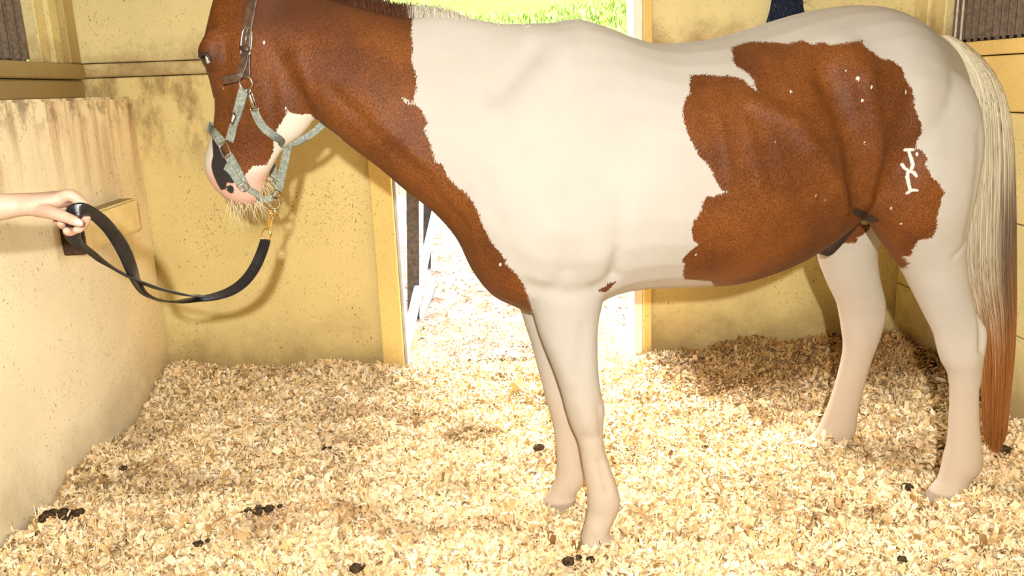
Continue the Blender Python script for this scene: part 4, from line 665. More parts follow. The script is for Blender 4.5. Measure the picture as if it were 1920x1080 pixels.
def strands(paths, radii, cols, seg=3):
    """Many tapering hairs as one mesh. paths (n,m,3), radii (n,m), cols (n,m,3)."""
    n, m, _ = paths.shape
    T = np.gradient(paths, axis=1); T /= np.maximum(np.linalg.norm(T, axis=2), 1e-9)[..., None]
    ref = np.array([.3, 1.0, .2]); N1 = np.cross(T, ref); N1 /= np.maximum(np.linalg.norm(N1, axis=2), 1e-9)[..., None]
    N2 = np.cross(T, N1)
    a = np.linspace(0, 2 * np.pi, seg, endpoint=False)
    V = paths[:, :, None] + radii[:, :, None, None] * (np.cos(a)[None, None, :, None] * N1[:, :, None] + np.sin(a)[None, None, :, None] * N2[:, :, None])
    idx = np.arange(n * m * seg).reshape(n, m, seg)
    q = np.stack([idx[:, :-1], np.roll(idx, -1, 2)[:, :-1], np.roll(idx, -1, 2)[:, 1:], idx[:, 1:]], -1).reshape(-1, 4)
    me = fast('hair', V.reshape(-1, 3), q)
    attr(me, 'col', np.repeat(cols.reshape(-1, 3), seg, 0), 'FLOAT_COLOR')
    return me

def hair_material(name='hair_strands', rough=.5):
    t = NT(name, rough, .3)
    t.col(t.at('col', 'Color'))
    return t.m
M['hair'] = hair_material()

# tail
tc = catmull(D['tail'], 5)                     # rows: x y z half-width
sl = np.linspace(0, 1, len(tc))
nT, mT = 3600, 16
u = rng.uniform(-1, 1, nT); vv = rng.uniform(-1, 1, nT) * np.sqrt(1 - u * u * .8)
s0 = rng.uniform(0, .10, nT); s1 = np.clip(1 - np.abs(rng.normal(0, .075, nT)) - .05 * np.abs(u), .5, 1.0)
tt = s0[:, None] + (s1 - s0)[:, None] * np.linspace(0, 1, mT)[None]
cx = [np.interp(tt, sl, tc[:, k]) for k in range(4)]
wv = .07 * np.sin(tt * 9 + rng.uniform(0, 6.3, nT)[:, None]) * tt
lat = (u[:, None] + wv) * cx[3]
pth = np.stack([cx[0] + lat, cx[1] + (vv[:, None] + wv) * np.minimum(cx[3] * .7, .035) + lat * .12, cx[2] + 0 * lat], -1)
rad = .0011 * (1 - .5 * np.linspace(0, 1, mT))[None] * rng.uniform(.7, 1.4, nT)[:, None]
def lerp(a, b, t): return a + (np.asarray(b) - a) * t[..., None]
jit = rng.normal(0, .05, nT)[:, None]
zc = pth[..., 2]
colr = np.zeros(pth.shape) + np.array((.62, .54, .37))
right = np.clip((u[:, None] + .15) * 2.2, 0, 1)
colr = lerp(colr, (.20, .125, .075), np.clip((1.04 + jit * 1.6 - zc) / .16, 0, 1) * right)
colr = lerp(colr, (.42, .155, .035), np.clip((.66 + jit * 2.2 - zc) / .22, 0, 1))
colr *= rng.uniform(.75, 1.15, nT)[:, None, None]
tail = add('tail', strands(pth, rad, np.clip(colr, 0, 1)), M['hair'], None, smooth=True)
under(tail, horse)
tail['label'] = 'long tail, cream at the top and rust red below'

# mane: short locks from the crest, most of them fallen to the far side
mc = catmull(D['crest'], 8)
nM, mM = 6500, 7
ti = rng.uniform(0, 1, nM); sm = np.linspace(0, 1, len(mc))
root = np.stack([np.interp(ti, sm, mc[:, k]) for k in range(3)], -1)
root += np.stack([rng.normal(0, .004, nM), rng.uniform(-.022, .03, nM), rng.normal(0, .003, nM) - .012], -1)
ln = rng.uniform(.05, .17, nM) * np.interp(ti, [0, .15, .8, 1], [1, 1, .5, .1])
k = np.linspace(0, 1, mM)[None]
up = np.interp(ti, [0, .5, .75, 1], [.070, .066, .022, .006])[:, None]
pth = np.stack([root[:, 0, None] - .15 * ln[:, None] * k + rng.normal(0, .012, nM)[:, None] * k,
                root[:, 1, None] + ln[:, None] * .75 * k ** 1.3,
                root[:, 2, None] + up * np.sin(k * 2.0) - ln[:, None] * k ** 2.2], -1)
mwhite = np.clip((root[:, 0] - D['mane_x'] + rng.normal(0, .008, nM)) / .01, 0, 1)
colr = lerp(np.zeros(pth.shape) + np.array((.10, .035, .014)), (.62, .56, .43), np.repeat(mwhite[:, None], mM, 1))
colr *= rng.uniform(.85, 1.12, nM)[:, None, None]
mane = add('mane', strands(pth, .0011 * (1 - .6 * k) * rng.uniform(.7, 1.3, nM)[:, None], np.clip(colr, 0, 1)), M['hair'], None, smooth=True)
under(mane, horse)

# chin whiskers
wr0 = np.array(D['whisker_root'], float)
nW = 100
ti = rng.uniform(0, len(wr0) - 1.001, nW); i0 = ti.astype(int); fr = (ti - i0)[:, None]
root = wr0[i0] * (1 - fr) + wr0[i0 + 1] * fr + rng.normal(0, .006, (nW, 3)) + np.stack([np.zeros(nW), rng.uniform(-.035, .035, nW), np.zeros(nW)], -1)
k = np.linspace(0, 1, 6)[None]
ln = (rng.uniform(.015, .06, nW) * np.interp(ti, [0, 3, 5], [1, .9, .7]))[:, None]
dx = np.interp(ti, [0, 2, len(wr0) - 1], [-.1, .1, .75])[:, None] + rng.normal(0, .45, nW)[:, None]
pth = np.stack([root[:, 0, None] + dx * ln * k, root[:, 1, None] + rng.normal(0, .3, nW)[:, None] * ln * k, root[:, 2, None] - ln * k * np.interp(ti, [0, 2, len(wr0) - 1], [1, 1, .6])[:, None] - .25 * ln * k * k], -1)
colr = np.zeros(pth.shape) + np.array((.85, .74, .50))
wh = add('whiskers', strands(pth, .0005 * (1 - .75 * k) * np.ones((nW, 1)), colr), M['hair'], None)
under(wh, horse)

# eye: dark ball under a lid, pale inner corner
ex, ey, ez = D['eye']
def ball(c, r, seg=20, ring=14, sc=(1, 1, 1)):
    bm = bmesh.new(); bmesh.ops.create_uvsphere(bm, u_segments=seg, v_segments=ring, radius=r)
    for v in bm.verts: v.co = Vector((v.co.x * sc[0] + c[0], v.co.y * sc[1] + c[1], v.co.z * sc[2] + c[2]))
    me = bpy.data.meshes.new('ball'); bm.to_mesh(me); bm.free(); return me
et = NT('horse_eye', .08, .6); et.col(et.mix(et.ramp(et.sep(et.pos())[0], ex - .002, ex + .003), (.012, .008, .006), (.45, .40, .33)))
HV, HC = np.array(D['hv']), np.array(D['hc'])
def mirror(P): P = np.asarray(P, float); return P - 2 * ((P - HC) @ HV)[:, None] * HV[None]
def mirror_n(N): N = np.asarray(N, float); return N - 2 * (N @ HV)[:, None] * HV[None]
lid = plain('eyelid_skin', (.035, .02, .013), .5)
for side in (0, 1):
    ec, lp = np.array([D['eye']]), np.array(D['lid'], float)
    if side: ec, lp = mirror(ec), mirror(lp)
    eye = add('eye', ball(tuple(ec[0]), .0155), et.m, None, smooth=True); under(eye, horse)
    V, Fc = tube(catmull(lp, 6), .0042, 8)
    add('eyelid', mesh('eyelid', V, Fc), lid, eye, smooth=True)

# ------------------------------------------------------------------ bedding
def ground_h(x, y):
    h = .035 * (vnoise(x * 2.1 + 9, y * 2.1, 1) - .5) + .075 * (vnoise(x * 4.6, y * 4.6 + 4, 2) - .5) + .036 * (vnoise(x * 12, y * 12, 3) - .5) + .012 * (vnoise(x * 27, y * 27, 5) - .5)
    dl = np.clip(x - XL, 0, 9); dr = np.clip(XR - x, 0, 9); db = np.clip(YB - y, 0, 9)
    for hx, hy, hz in D['hoof']: h = h + .032 * np.exp(-((x - hx) ** 2 + (y - hy) ** 2) / .13 ** 2)
    h = h + .015 * np.exp(-(dl / .22) ** 2) + .02 * np.exp(-(dr / .25) ** 2)
    door = np.clip((np.minimum(x - DX0 + .1, DX1 + .15 - x)) / .2, 0, 1)
    h = h + (1 - door) * (.035 * np.exp(-(db / .30) ** 2) + .012 * np.exp(-(db / .6) ** 2))
    out = np.clip((y - 3.7) / .4, 0, 1)
    return h * (1 - .7 * out) + .002 - .02 * out

gx = np.concatenate([np.linspace(XL - .02, XR + .02, 300)])
gy = np.linspace(.2, 4.6, 380)
GX, GY = np.meshgrid(gx, gy)
GZ = ground_h(GX, GY)
idx = np.arange(GX.size).reshape(GX.shape)
q = np.stack([idx[:-1, :-1], idx[:-1, 1:], idx[1:, 1:], idx[1:, :-1]], -1).reshape(-1, 4)
me = fast('bedding', np.stack([GX, GY, GZ - .012], -1).reshape(-1, 3), q)

def soil_shade_mask(t):
    """Where the bedding is darkened: big soiled patches plus the right-hand back bank, soiled and with painted wall shade."""
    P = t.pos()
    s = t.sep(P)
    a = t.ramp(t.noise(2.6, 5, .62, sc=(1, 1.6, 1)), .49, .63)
    bank = t.math('MULTIPLY', t.ramp(s[0], .82, 1.05), t.ramp(t.math('ADD', s[1], t.math('MULTIPLY', t.noise(4, 4), .35)), 3.22, 3.55))  # dirty bank, with the shade of the back wall painted in too
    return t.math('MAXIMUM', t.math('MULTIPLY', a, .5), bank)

t = NT('bedding_base', .9, .1)
c = t.mix(t.ramp(t.noise(70, 5, .65), .35, .65), (.42, .25, .10), (.78, .58, .30))
t.col(t.mix(t.math('MULTIPLY', soil_shade_mask(t), .8), c, (.13, .075, .03)))
t.bump(t.noise(90, 4), .6, .01)
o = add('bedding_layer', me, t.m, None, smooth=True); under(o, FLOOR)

# the shavings themselves
def flakes(n, x0, x1, y0, y1, seed, smin=.010, smax=.030, wr=(.16, .5)):
    r = np.random.default_rng(seed)
    yy = y0 + (y1 - y0) * r.uniform(0, 1, n)
    xx = r.uniform(x0, x1, n)
    zz = ground_h(xx, yy) + r.uniform(-.012, .010, n)
    L = smin + (smax - smin) * r.beta(1.4, 3.2, n); W = L * r.uniform(wr[0], wr[1], n)
    az = r.uniform(0, 6.283, n); pit = r.normal(0, .4, n); rol = r.normal(0, .45, n)
    curl = r.normal(0, 1, n) * 1.3
    a = np.stack([np.cos(az) * np.cos(pit), np.sin(az) * np.cos(pit), np.sin(pit)], -1)
    b = np.stack([-np.sin(az) * np.cos(rol), np.cos(az) * np.cos(rol), np.sin(rol)], -1)
    b -= a * (a * b).sum(1)[:, None]; b /= np.linalg.norm(b, axis=1)[:, None]
    c = np.cross(a, b); c *= np.sign(c[:, 2:3] + 1e-9)
    C0 = np.stack([xx, yy, zz], -1)
    vs = []
    for s in (-1, -.33, .33, 1):
        wob = W * (1 - .45 * abs(s) * r.uniform(0, 1, n)) * .5
        mid = C0 + a * (L * .5 * s)[:, None] + c * (L * .5 * curl * (s * s - .35) * .6 + .004)[:, None]
        vs += [mid - b * wob[:, None], mid + b * wob[:, None]]
    V = np.stack(vs, 1).reshape(-1, 3)
    base = np.arange(n)[:, None] * 8
    q = np.concatenate([base + np.array([[k, k + 1, k + 3, k + 2]]) for k in (0, 2, 4)], 0)
    return V, q
parts = [flakes(5000, XL + .01, XR - .01, 1.05, 3.7, 31, .04, .10, (.03, .07)), flakes(96000, XL + .01, XR - .01, 1.05, 2.6, 11, .012, .052), flakes(9000, XL + .01, XR - .01, 1.05, 3.7, 21, .035, .07), flakes(76000, XL + .01, XR - .01, 2.5, 3.79, 12, .012, .042), flakes(9000, DX0 + .02, DX1 - .02, 3.75, 4.6, 13, .010, .03), flakes(9000, XL + .01, XR - .01, .4, 1.1, 14, .012, .034)]
V = np.concatenate([p[0] for p in parts]); off = np.cumsum([0] + [len(p[0]) for p in parts[:-1]])
q = np.concatenate([p[1] + o for p, o in zip(parts, off)])
me = fast('shavings', V, q)
t = NT('wood_shaving', .75, .2)
ri = t.n('ShaderNodeNewGeometry', 8)
cr = t.t.nodes.new('ShaderNodeValToRGB'); t.t.links.new(ri, cr.inputs[0])
cr.color_ramp.elements[0].position = 0; cr.color_ramp.elements[0].color = (.20, .10, .03, 1)
cr.color_ramp.elements[1].position = 1; cr.color_ramp.elements[1].color = (.96, .83, .59, 1)
for p, cc in ((.03, (.42, .25, .09)), (.08, (.70, .47, .20)), (.30, (.86, .63, .33)), (.65, (.92, .74, .45))):
    e = cr.color_ramp.elements.new(p); e.color = (*cc, 1)
dirty_shaded = t.mix(1.0, cr.outputs[0], (.46, .34, .21), 'MULTIPLY')
t.col(t.mix(soil_shade_mask(t), cr.outputs[0], dirty_shaded))
t.put(t.b.inputs['Subsurface Weight'], 0.0)
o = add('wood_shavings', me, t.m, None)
tag(o, 'deep bed of pale curly wood shavings covering the stall floor', 'wood shavings', kind='stuff')

# droppings
t = NT('droppings', .9, .1)
nz = t.noise(90, 4, .6)
t.col(t.mix(t.ramp(nz, .35, .7), (.028, .017, .009), (.12, .075, .035))); t.bump(nz, .8, .008)
M['dung'] = t.m
def dung(loc, sizes, label, group=None):
    root = empty('manure_pile' if len(sizes) > 1 else 'manure_ball', loc)
    for i, (dx, dy, r) in enumerate(sizes):
        bm = bmesh.new(); bmesh.ops.create_icosphere(bm, subdivisions=3, radius=r)
        ph = random.uniform(0, 9)
        for v in bm.verts:
            d = v.co.normalized()
            v.co *= 1 + .16 * math.sin(d.x * 5 + ph) * math.sin(d.y * 6 + ph * 2) + .10 * math.sin(d.z * 11 + d.x * 9 + ph)
            v.co.z *= .62
            v.co += Vector((dx, dy, r * .5 + .008))
        me = bpy.data.meshes.new('dropping'); bm.to_mesh(me); bm.free()
        add('dropping', me, M['dung'], root, smooth=True)
    tag(root, label, 'manure', group)
for loc, sizes, label in D['dung']:
    z = float(ground_h(np.array([loc[0]]), np.array([loc[1]]))[0])
    dung((loc[0], loc[1], z), sizes, label)

# ------------------------------------------------------------------ the yard seen through the doorway
gy = np.concatenate([np.linspace(3.93, 9, 120), np.linspace(9.3, 34, 60)]); gx = np.linspace(-12, 16, 200)
GX, GY = np.meshgrid(gx, gy)
GZ = -.03 + .03 * (vnoise(GX * 3, GY * 3, 8) - .5) + .02 * (vnoise(GX * 9, GY * 9, 9) - .5) + .30 * np.clip(GY - 11, 0, 99) + .05 * np.clip(GY - 11, 0, 99) * (vnoise(GX * .6, GY * .6, 4) - .5)
idx = np.arange(GX.size).reshape(GX.shape)
q = np.stack([idx[:-1, :-1], idx[:-1, 1:], idx[1:, 1:], idx[1:, :-1]], -1).reshape(-1, 4)
me = fast('yard_ground', np.stack([GX, GY, GZ], -1).reshape(-1, 3), q)
t = NT('yard_soil', .9, .1)
s = t.sep(t.pos())
earth = t.mix(t.ramp(t.noise(9, 6, .65, sc=(1, .45, 1)), .4, .68), (.40, .30, .20), (.20, .115, .06))
earth = t.mix(t.ramp(t.noise(34, 4, .7, sc=(1, .5, 1)), .54, .62), earth, (.09, .04, .015))
grass = t.mix(t.ramp(t.noise(3.5, 6, .7), .35, .7), (.12, .18, .012), (.34, .40, .04))
t.col(t.mix(t.ramp(t.math('ADD', s[1], t.math('MULTIPLY', t.noise(.9, 3), 2.5)), 11.2, 13.0), earth, grass))
t.bump(t.noise(25, 5, .7), .7, .05)
yg = add('yard_ground', me, t.m, None, smooth=True)
yg['kind'] = 'structure'

# tufts of grass and weed leaves on the bank
n = 60000
r = np.random.default_rng(3)
yy = 11.6 + 9.5 * r.uniform(0, 1, n) ** .9; xx = (r.uniform(-.17, .30, n)) * (yy + 1) 
zz = np.zeros(n)
zz = -.03 + .30 * np.clip(yy - 11, 0, 99) + .05 * np.clip(yy - 11, 0, 99) * (vnoise(xx * .6, yy * .6, 4) - .5)
clump = vnoise(xx * 1.3, yy * 1.3, 21) + .5 * vnoise(xx * 3.1, yy * 3.1, 22)
hgt = r.uniform(.06, .22, n) * (.4 + clump)
az = r.uniform(0, 6.283, n); lean = r.normal(0, .5, n)
a = np.stack([np.cos(az), np.sin(az), 0 * az], -1)
tip = np.stack([np.sin(lean) * np.cos(az * 1.7), np.sin(lean) * np.sin(az * 1.7), np.cos(lean)], -1)
C0 = np.stack([xx, yy, zz - .02], -1); W = (hgt * r.uniform(.12, .3, n))[:, None]
V = np.stack([C0 - a * W * .4, C0 + a * W * .4, C0 + tip * (hgt * .6)[:, None] + a * W * .5, C0 + tip * hgt[:, None], C0 + tip * (hgt * .6)[:, None] - a * W * .5], 1).reshape(-1, 3)
q = (np.arange(n)[:, None] * 5 + np.array([[0, 1, 2, 3, 4]]))
me = fast('grass', V, q)
t = NT('bank_grass', .6, .25)
ri = t.n('ShaderNodeNewGeometry', 8)
t.col(t.mix(t.ramp(ri, 0, 1), (.16, .27, .008), (.92, .88, .28)))
t.put(t.b.inputs['Transmission Weight'], 0.0)
gb = add('grass_bank', me, t.m)
tag(gb, 'bright green weedy grass on the sunlit bank beyond the doorway', 'grass', kind='stuff')

# paddock fence running away from the left-hand jamb
fr = empty('paddock_fence', (D['fence_p'][0], D['fence_p'][1], 0))
def rail(a, b, wd, th=.035):
    a, b = np.array(a), np.array(b); d = b - a; d /= np.linalg.norm(d); u = np.array([0, 0, 1.0]); s = np.cross(d, u); s /= np.linalg.norm(s); u = np.cross(s, d)
    V = [p + s * i * th / 2 + u * j * wd / 2 for p in (a, b) for i, j in ((-1, -1), (1, -1), (1, 1), (-1, 1))]
    return V, [(3, 2, 1, 0), (4, 5, 6, 7), (0, 1, 5, 4), (1, 2, 6, 5), (2, 3, 7, 6), (3, 0, 4, 7)]
for nm, a, b, wd in D['rails']:
    V, Fc = rail(a, b, wd)
    me = mesh(nm, V, Fc); bm = bmesh.new(); bm.from_mesh(me); bmesh.ops.recalc_face_normals(bm, faces=bm.faces[:]); bmesh.ops.bevel(bm, geom=bm.edges[:], offset=.004, segments=1, affect='EDGES'); bm.to_mesh(me); bm.free()
    under(add(nm, me, M['white_board'] if nm == 'rail' else M['dark_post']), fr)
tag(fr, 'white railed paddock fence with dark posts running off from the door jamb', 'fence')

# hay net on the back wall
hn = empty('hay_net', (1.435, YB - .06, 1.5))
ht = NT('navy_twine', .85, .2); ht.col(ht.mix(ht.ramp(ht.noise(140, 3), .62, .7), (.012, .02, .045), (.30, .34, .36)))
prof = [(2.05, .012, .012), (1.95, .03, .025), (1.80, .05, .035), (1.66, .058, .042), (1.58, .068, .048), (1.50, .088, .052), (1.42, .095, .055), (1.34, .08, .05), (1.28, .035, .03)]
pr = catmull(prof, 4)
parts = []
for kk in range(14):
    for sg in (-1, 1):
        th = 2 * np.pi * kk / 14 + sg * np.linspace(0, 2.6, len(pr)) + .12 * np.sin(np.linspace(0, 9, len(pr)) + kk)
        Pn = np.stack([1.435 + pr[:, 1] * np.cos(th) * 1.0, YB - .062 + pr[:, 2] * np.sin(th), pr[:, 0]], -1)
        parts.append(tube(Pn, .0042, 5))
V, Fc = join(parts)
under(add('net', mesh('net', V, Fc), ht.m, smooth=True), hn)
V, Fc = tube([(1.435, YB - .062, p[0]) for p in pr], pr[:, 2] * .86, 14)
V[:, 0] = 1.435 + (V[:, 0] - 1.435) * 1.55
under(add('bundled_twine', mesh('core', V, Fc), plain('navy_core', (.012, .018, .035), .9, var=.5, scale=90, bump=.6), smooth=True), hn)
n = 60; r = np.random.default_rng(5)
k = np.linspace(0, 1, 5)[None]
rt = np.stack([r.uniform(1.38, 1.52, n), np.full(n, YB - .06), r.uniform(1.5, 1.75, n)], -1)
pth = rt[:, None] + np.stack([(r.normal(.02, .04, n)[:, None]) * k, -.03 * k + 0 * rt[:, :1], r.normal(0, .04, n)[:, None] * k ** 2], -1)
under(add('hay_wisps', strands(pth, .0009 * np.ones((n, 5)), np.zeros(pth.shape) + np.array((.42, .30, .10))), M['hair']), hn)
V, Fc = tube([(1.435, YB + .0, 2.06), (1.435, YB - .05, 2.06), (1.435, YB - .06, 2.075)], .006, 8)
under(add('hook', mesh('hook', V, Fc), plain('iron_hook', (.1, .09, .08), .5, .8)), hn)
tag(hn, 'navy blue twine hay net hanging against the yellow back wall', 'hay net')

# ------------------------------------------------------------------ halter
def web_material():
    t = NT('grey_green_webbing', .7, .3)
    nz = t.noise(170, 3, .6); st = t.noise(9, 4)
    c = t.mix(t.ramp(nz, .3, .7), (.16, .18, .14), (.33, .35, .28))
    c = t.mix(t.math('MULTIPLY', t.ramp(st, .5, .68), .75), c, (.045, .05, .04))
    t.col(c); t.bump(nz, .5, .002); return t.m
M['web'] = web_material()
M['leather'] = plain('brown_leather', (.085, .048, .028), .4, var=.4, scale=60, bump=.2)
M['nickel'] = plain('worn_nickel', (.55, .50, .40), .28, 1.0, var=.2)
M['bronze'] = plain('tarnished_ring', (.22, .15, .075), .4, 1.0, var=.3)
M['brass'] = plain('brass', (.80, .56, .18), .25, 1.0, var=.15)
M['black_strap'] = None
halter = empty('halter', (-.55, 2.25, 1.1))
lab = {'crown_strap': 'brown leather crown strap', 'strap_tongue': 'loose end of the leather crown strap'}
for nm, (P, N, w) in D['halter'].items():
    mat = M['leather'] if nm in lab else M['web']
    for side in ((0,) if nm in ('jaw_strap', 'strap_tongue', 'noseband_end', 'throat_strap_far', 'throat_strap') else (0, 1)):
        p, q = (P, N) if side == 0 else (mirror(P), mirror_n(N))
        V, Fc = strap(p, q, w, .004)
        nm = nm.replace('_far', '')
        if side: Fc = [f[::-1] for f in Fc]
        o = under(add(nm, mesh(nm, V, Fc), mat), halter)
        if nm in lab: o['label'] = lab[nm]

def basis(nv, up):
    nv = np.array(nv, float); nv /= np.linalg.norm(nv); up = np.array(up, float); up -= nv * (up @ nv); up /= np.linalg.norm(up)
    return up, np.cross(nv, up), nv
def ring(c, nv, r, rm, up=(0, 0, 1), sc=(1, 1), num=28, sq=1.0):
    u, s, _ = basis(nv, up); a = np.linspace(0, 2 * np.pi, num, endpoint=False)
    f = lambda x: np.sign(x) * np.abs(x) ** sq
    P = np.array(c)[None] + r * (f(np.cos(a))[:, None] * u * sc[0] + f(np.sin(a))[:, None] * s * sc[1])
    return tube(P, rm, 8, closed=True)
def put(nm, VF, mat, par, label=None):
    o = add(nm, mesh(nm, *VF), mat, smooth=True)
    if par.type == 'EMPTY': under(o, par)
    else: o.parent = par
    if label: o['label'] = label
    return o
for side in (0, 1):
    c, nv = D['ring_cheek']
    if side: c, nv = mirror([c])[0], mirror_n([nv])[0]
    put('cheek_ring', ring(c, nv, .0165, .0026), M['nickel'], halter)
    (c, nv), up = D['nose_square']
    if side: c, nv, up = mirror([c])[0], mirror_n([nv])[0], mirror_n([up])[0]
    put('nose_square', ring(c, nv, .016, .0026, up, (1.25, .8), 32, .55), M['nickel'], halter)
    (c, nv), up = D['crown_buckle']
    if side: c, nv, up = mirror([c])[0], mirror_n([nv])[0], mirror_n([up])[0]
    b = put('crown_buckle', ring(c, nv, .017, .0024, up, (2.0, .75), 36, .6), M['nickel'], halter, 'long nickel buckle')
    u, s, n3 = basis(nv, up); c = np.array(c)
    tn = put('buckle_tongue', tube([c + u * .012 + n3 * .003, c - u * .01 + n3 * .005, c - u * .033 + n3 * .003], .0018, 6), M['nickel'], b)
    kp = strap([c + u * .016 - s * .014 + n3 * .004, c + u * .016 + n3 * .006, c + u * .016 + s * .014 + n3 * .004], [n3, n3, n3], .012, .002)
    put('keeper', kp, M['leather'], b)
    sn = D['snap']
    if side: sn = mirror(sn)
    put('snap_link', join([tube(sn, [.0028, .0045, .0045, .003], 8), tube(np.array(sn) + np.array([.006, 0, .003]), .0018, 6), ring(sn[0], nv, .005, .0017), ring(sn[-1], nv, .009, .002, sc=(.5, 1.2))]), M['nickel'], halter)
(c, nv), up = D['nose_buckle']
nb = put('nose_buckle', ring(c, nv, .013, .0024, up, (1.3, 1.0), 32, .6), M['nickel'], halter)
u, s, n3 = basis(nv, up); c = np.array(c)
put('buckle_tongue', tube([c - u * .014 + n3 * .002, c + n3 * .003, c + u * .014 + n3 * .002], .0016, 6), M['nickel'], nb)
(c, nv), up = D['plate']
u, s, n3 = basis(nv, up); c = np.array(c)
def slab(c, a, b, n3, la, lb, th):
    V = [c + a * i * la + b * j * lb + n3 * k * th for k in (0, 1) for i, j in ((-1, -1), (1, -1), (1, 1), (-1, 1))]
    return V, [(3, 2, 1, 0), (4, 5, 6, 7), (0, 1, 5, 4), (1, 2, 6, 5), (2, 3, 7, 6), (3, 0, 4, 7)]
pl = put('maker_tab', slab(c, u, s, n3, .0155, .0068, .0015), M['wood_brown'], halter, 'small dark tab with a pale stitched patch')
put('maker_patch', slab(c + n3 * .0012, u, s, n3, .0115, .0042, .001), plain('pale_patch', (.62, .60, .52), .6), pl)
put('jaw_ring', ring(D['ring_low'], (HV + np.array([0, 0, .5])), .0125, .0026), M['bronze'], halter)
put('lead_ring', ring(D['ring_lead'], HV + np.array([.5, 0, .2]), .0155, .0027), M['bronze'], halter)
tag(halter, 'grey green webbing halter with leather crown strap on the horse head', 'halter')

# ------------------------------------------------------------------ lead
lead = empty('lead_strap', D['lead'][0][0])
Pl, Nl = catmull(D['lead'][0], 7), catmull(D['lead'][1], 7)
Nl /= np.linalg.norm(Nl, axis=1)[:, None]
bt = NT('black_leather', .36, .5); nz = bt.noise(220, 3); bt.col(bt.mix(bt.ramp(nz, .35, .7), (.006, .0055, .006), (.018, .016, .016)))
bt.bump(nz, .4, .0015)
put('strap', strap(Pl, Nl, .0285, .0035), bt.m, lead)
lb = catmull(D['lead_body'], 5)
sb_ = put('snap_body', tube(lb, np.interp(np.linspace(0, 1, len(lb)), [0, .15, .3, .8, .9, 1], [.0045, .007, .0055, .0048, .0075, .006]), 12), M['brass'], lead)
put('snap_hook', tube(catmull(D['lead_hook'], 5), .0028, 8), M['brass'], sb_, 'brass snap hook')
put('swivel_ring', ring(D['lead_ring'][0], HV, .0145, .0026, np.array(D['lead_ring'][1]) - np.array(D['lead_ring'][2]), (1.25, .95)), M['brass'], sb_)
tag(lead, 'black leather lead strap with brass snap, looped through the hand', 'lead')

# ------------------------------------------------------------------ person
def limb(pts, sub=6):
    P = np.array([p for p, r in pts], float); r = np.array([r for p, r in pts])
    c = catmull(np.concatenate([P, r[:, None]], 1), sub)
    # round ends
    d0 = c[0, :3] - c[1, :3]; d0 /= np.linalg.norm(d0); d1 = c[-1, :3] - c[-2, :3]; d1 /= np.linalg.norm(d1)
    a = np.array([[*(c[0, :3] + d0 * c[0, 3] * k), c[0, 3] * math.sqrt(1 - k * k)] for k in (.95, .8, .5)])
    b = np.array([[*(c[-1, :3] + d1 * c[-1, 3] * k), c[-1, 3] * math.sqrt(1 - k * k)] for k in (.5, .8, .95)])
    c = np.concatenate([a, c, b])
    return tube(c[:, :3], c[:, 3], 14)
px_, py_ = -1.13, 1.04        # where the handler stands
e0 = (np.array(D['arm'][0][0]) + np.array(D['arm'][0][1])) / 2
pieces = [loft(D['arm'], 26, 6)] + [limb(f) for f in D['fingers']]
pieces.append(limb([((px_ + .01, py_ + .20, 1.35), .048), ((px_ + .03, py_ + .32, 1.24), .046), (e0 + np.array([-.02, -.03, .02]), .043), (e0 + np.array([.05, .02, 0]), .040)]))
hand = fuse(pieces, .0024, 'hand')
hc_ = taubin(hand, get_co(hand), 20); set_co(hand, hc_)
st_ = NT('skin', .5, .35)
nz = st_.noise(26, 5, .6)
c = st_.mix(st_.ramp(nz, .3, .7), (.56, .34, .23), (.62, .41, .29))
c = st_.mix(st_.math('MULTIPLY', st_.ramp(st_.at('red'), 0, 1), .55), c, (.56, .24, .15))
st_.col(st_.mix(st_.ramp(st_.at('nail'), -.001, .001), c, (.70, .54, .44)))
st_.put(st_.b.inputs['Subsurface Weight'], .12); st_.put(st_.b.inputs['Subsurface Radius'], (.012, .004, .002))
st_.bump(st_.noise(240, 4), .15, .002)
tn = np.array(D['thumbnail']); tip = np.array(D['fingers'][0][-1][0]); tb_ = np.array(D['fingers'][0][-2][0]); ax = (tip - tb_) / np.linalg.norm(tip - tb_)
dv = hc_ - tn; al = dv @ ax; pe = np.linalg.norm(dv - al[:, None] * ax, axis=1)
attr(hand, 'nail', .0062 - np.sqrt((al * .8) ** 2 + pe ** 2))
rd = np.zeros(len(hc_))
for f in D['fingers']:
    for p, r in f[-2:]: rd = np.maximum(rd, np.clip(1 - np.linalg.norm(hc_ - np.array(p), axis=1) / .022, 0, 1))
attr(hand, 'red', rd)
person = empty('person', (-1.1, 1.05, 0))
under(add('arm', hand, st_.m, smooth=True), person)
tag(person, 'bare forearm and hand reaching in to hold the looped black lead strap', 'person')
# the handler out of frame: head, shirt, trousers, boots
def sec(x, z, rx, ry, y=None, k=0.0): 
    y = py_ if y is None else y
    return [(x + rx, y, z), (x - rx, y, z), ry, (0, 1, 0), k, 1]
X0 = px_
hp_ = [loft([sec(X0, 1.36, .052, .055), sec(X0, 1.44, .05, .05), sec(X0 + .005, 1.50, .055, .05), sec(X0 + .02, 1.53, .085, .06), sec(X0 + .015, 1.58, .098, .07), sec(X0 + .005, 1.64, .102, .076), sec(X0, 1.69, .092, .07), sec(X0 - .005, 1.73, .055, .045), sec(X0 - .005, 1.742, .02, .02)], 24, 5),
       limb([((X0 + .10, py_, 1.615), .008), ((X0 + .112, py_, 1.595), .011), ((X0 + .116, py_, 1.58), .013)]),
       limb([((X0 + .096, py_ - .02, 1.545), .007), ((X0 + .104, py_, 1.547), .009), ((X0 + .096, py_ + .02, 1.545), .007)])]
for sg in (-1, 1): hp_.append(limb([((X0 - .005, py_ + sg * .075, 1.565), .008), ((X0 - .012, py_ + sg * .08, 1.59), .011), ((X0 - .005, py_ + sg * .078, 1.615), .012)]))
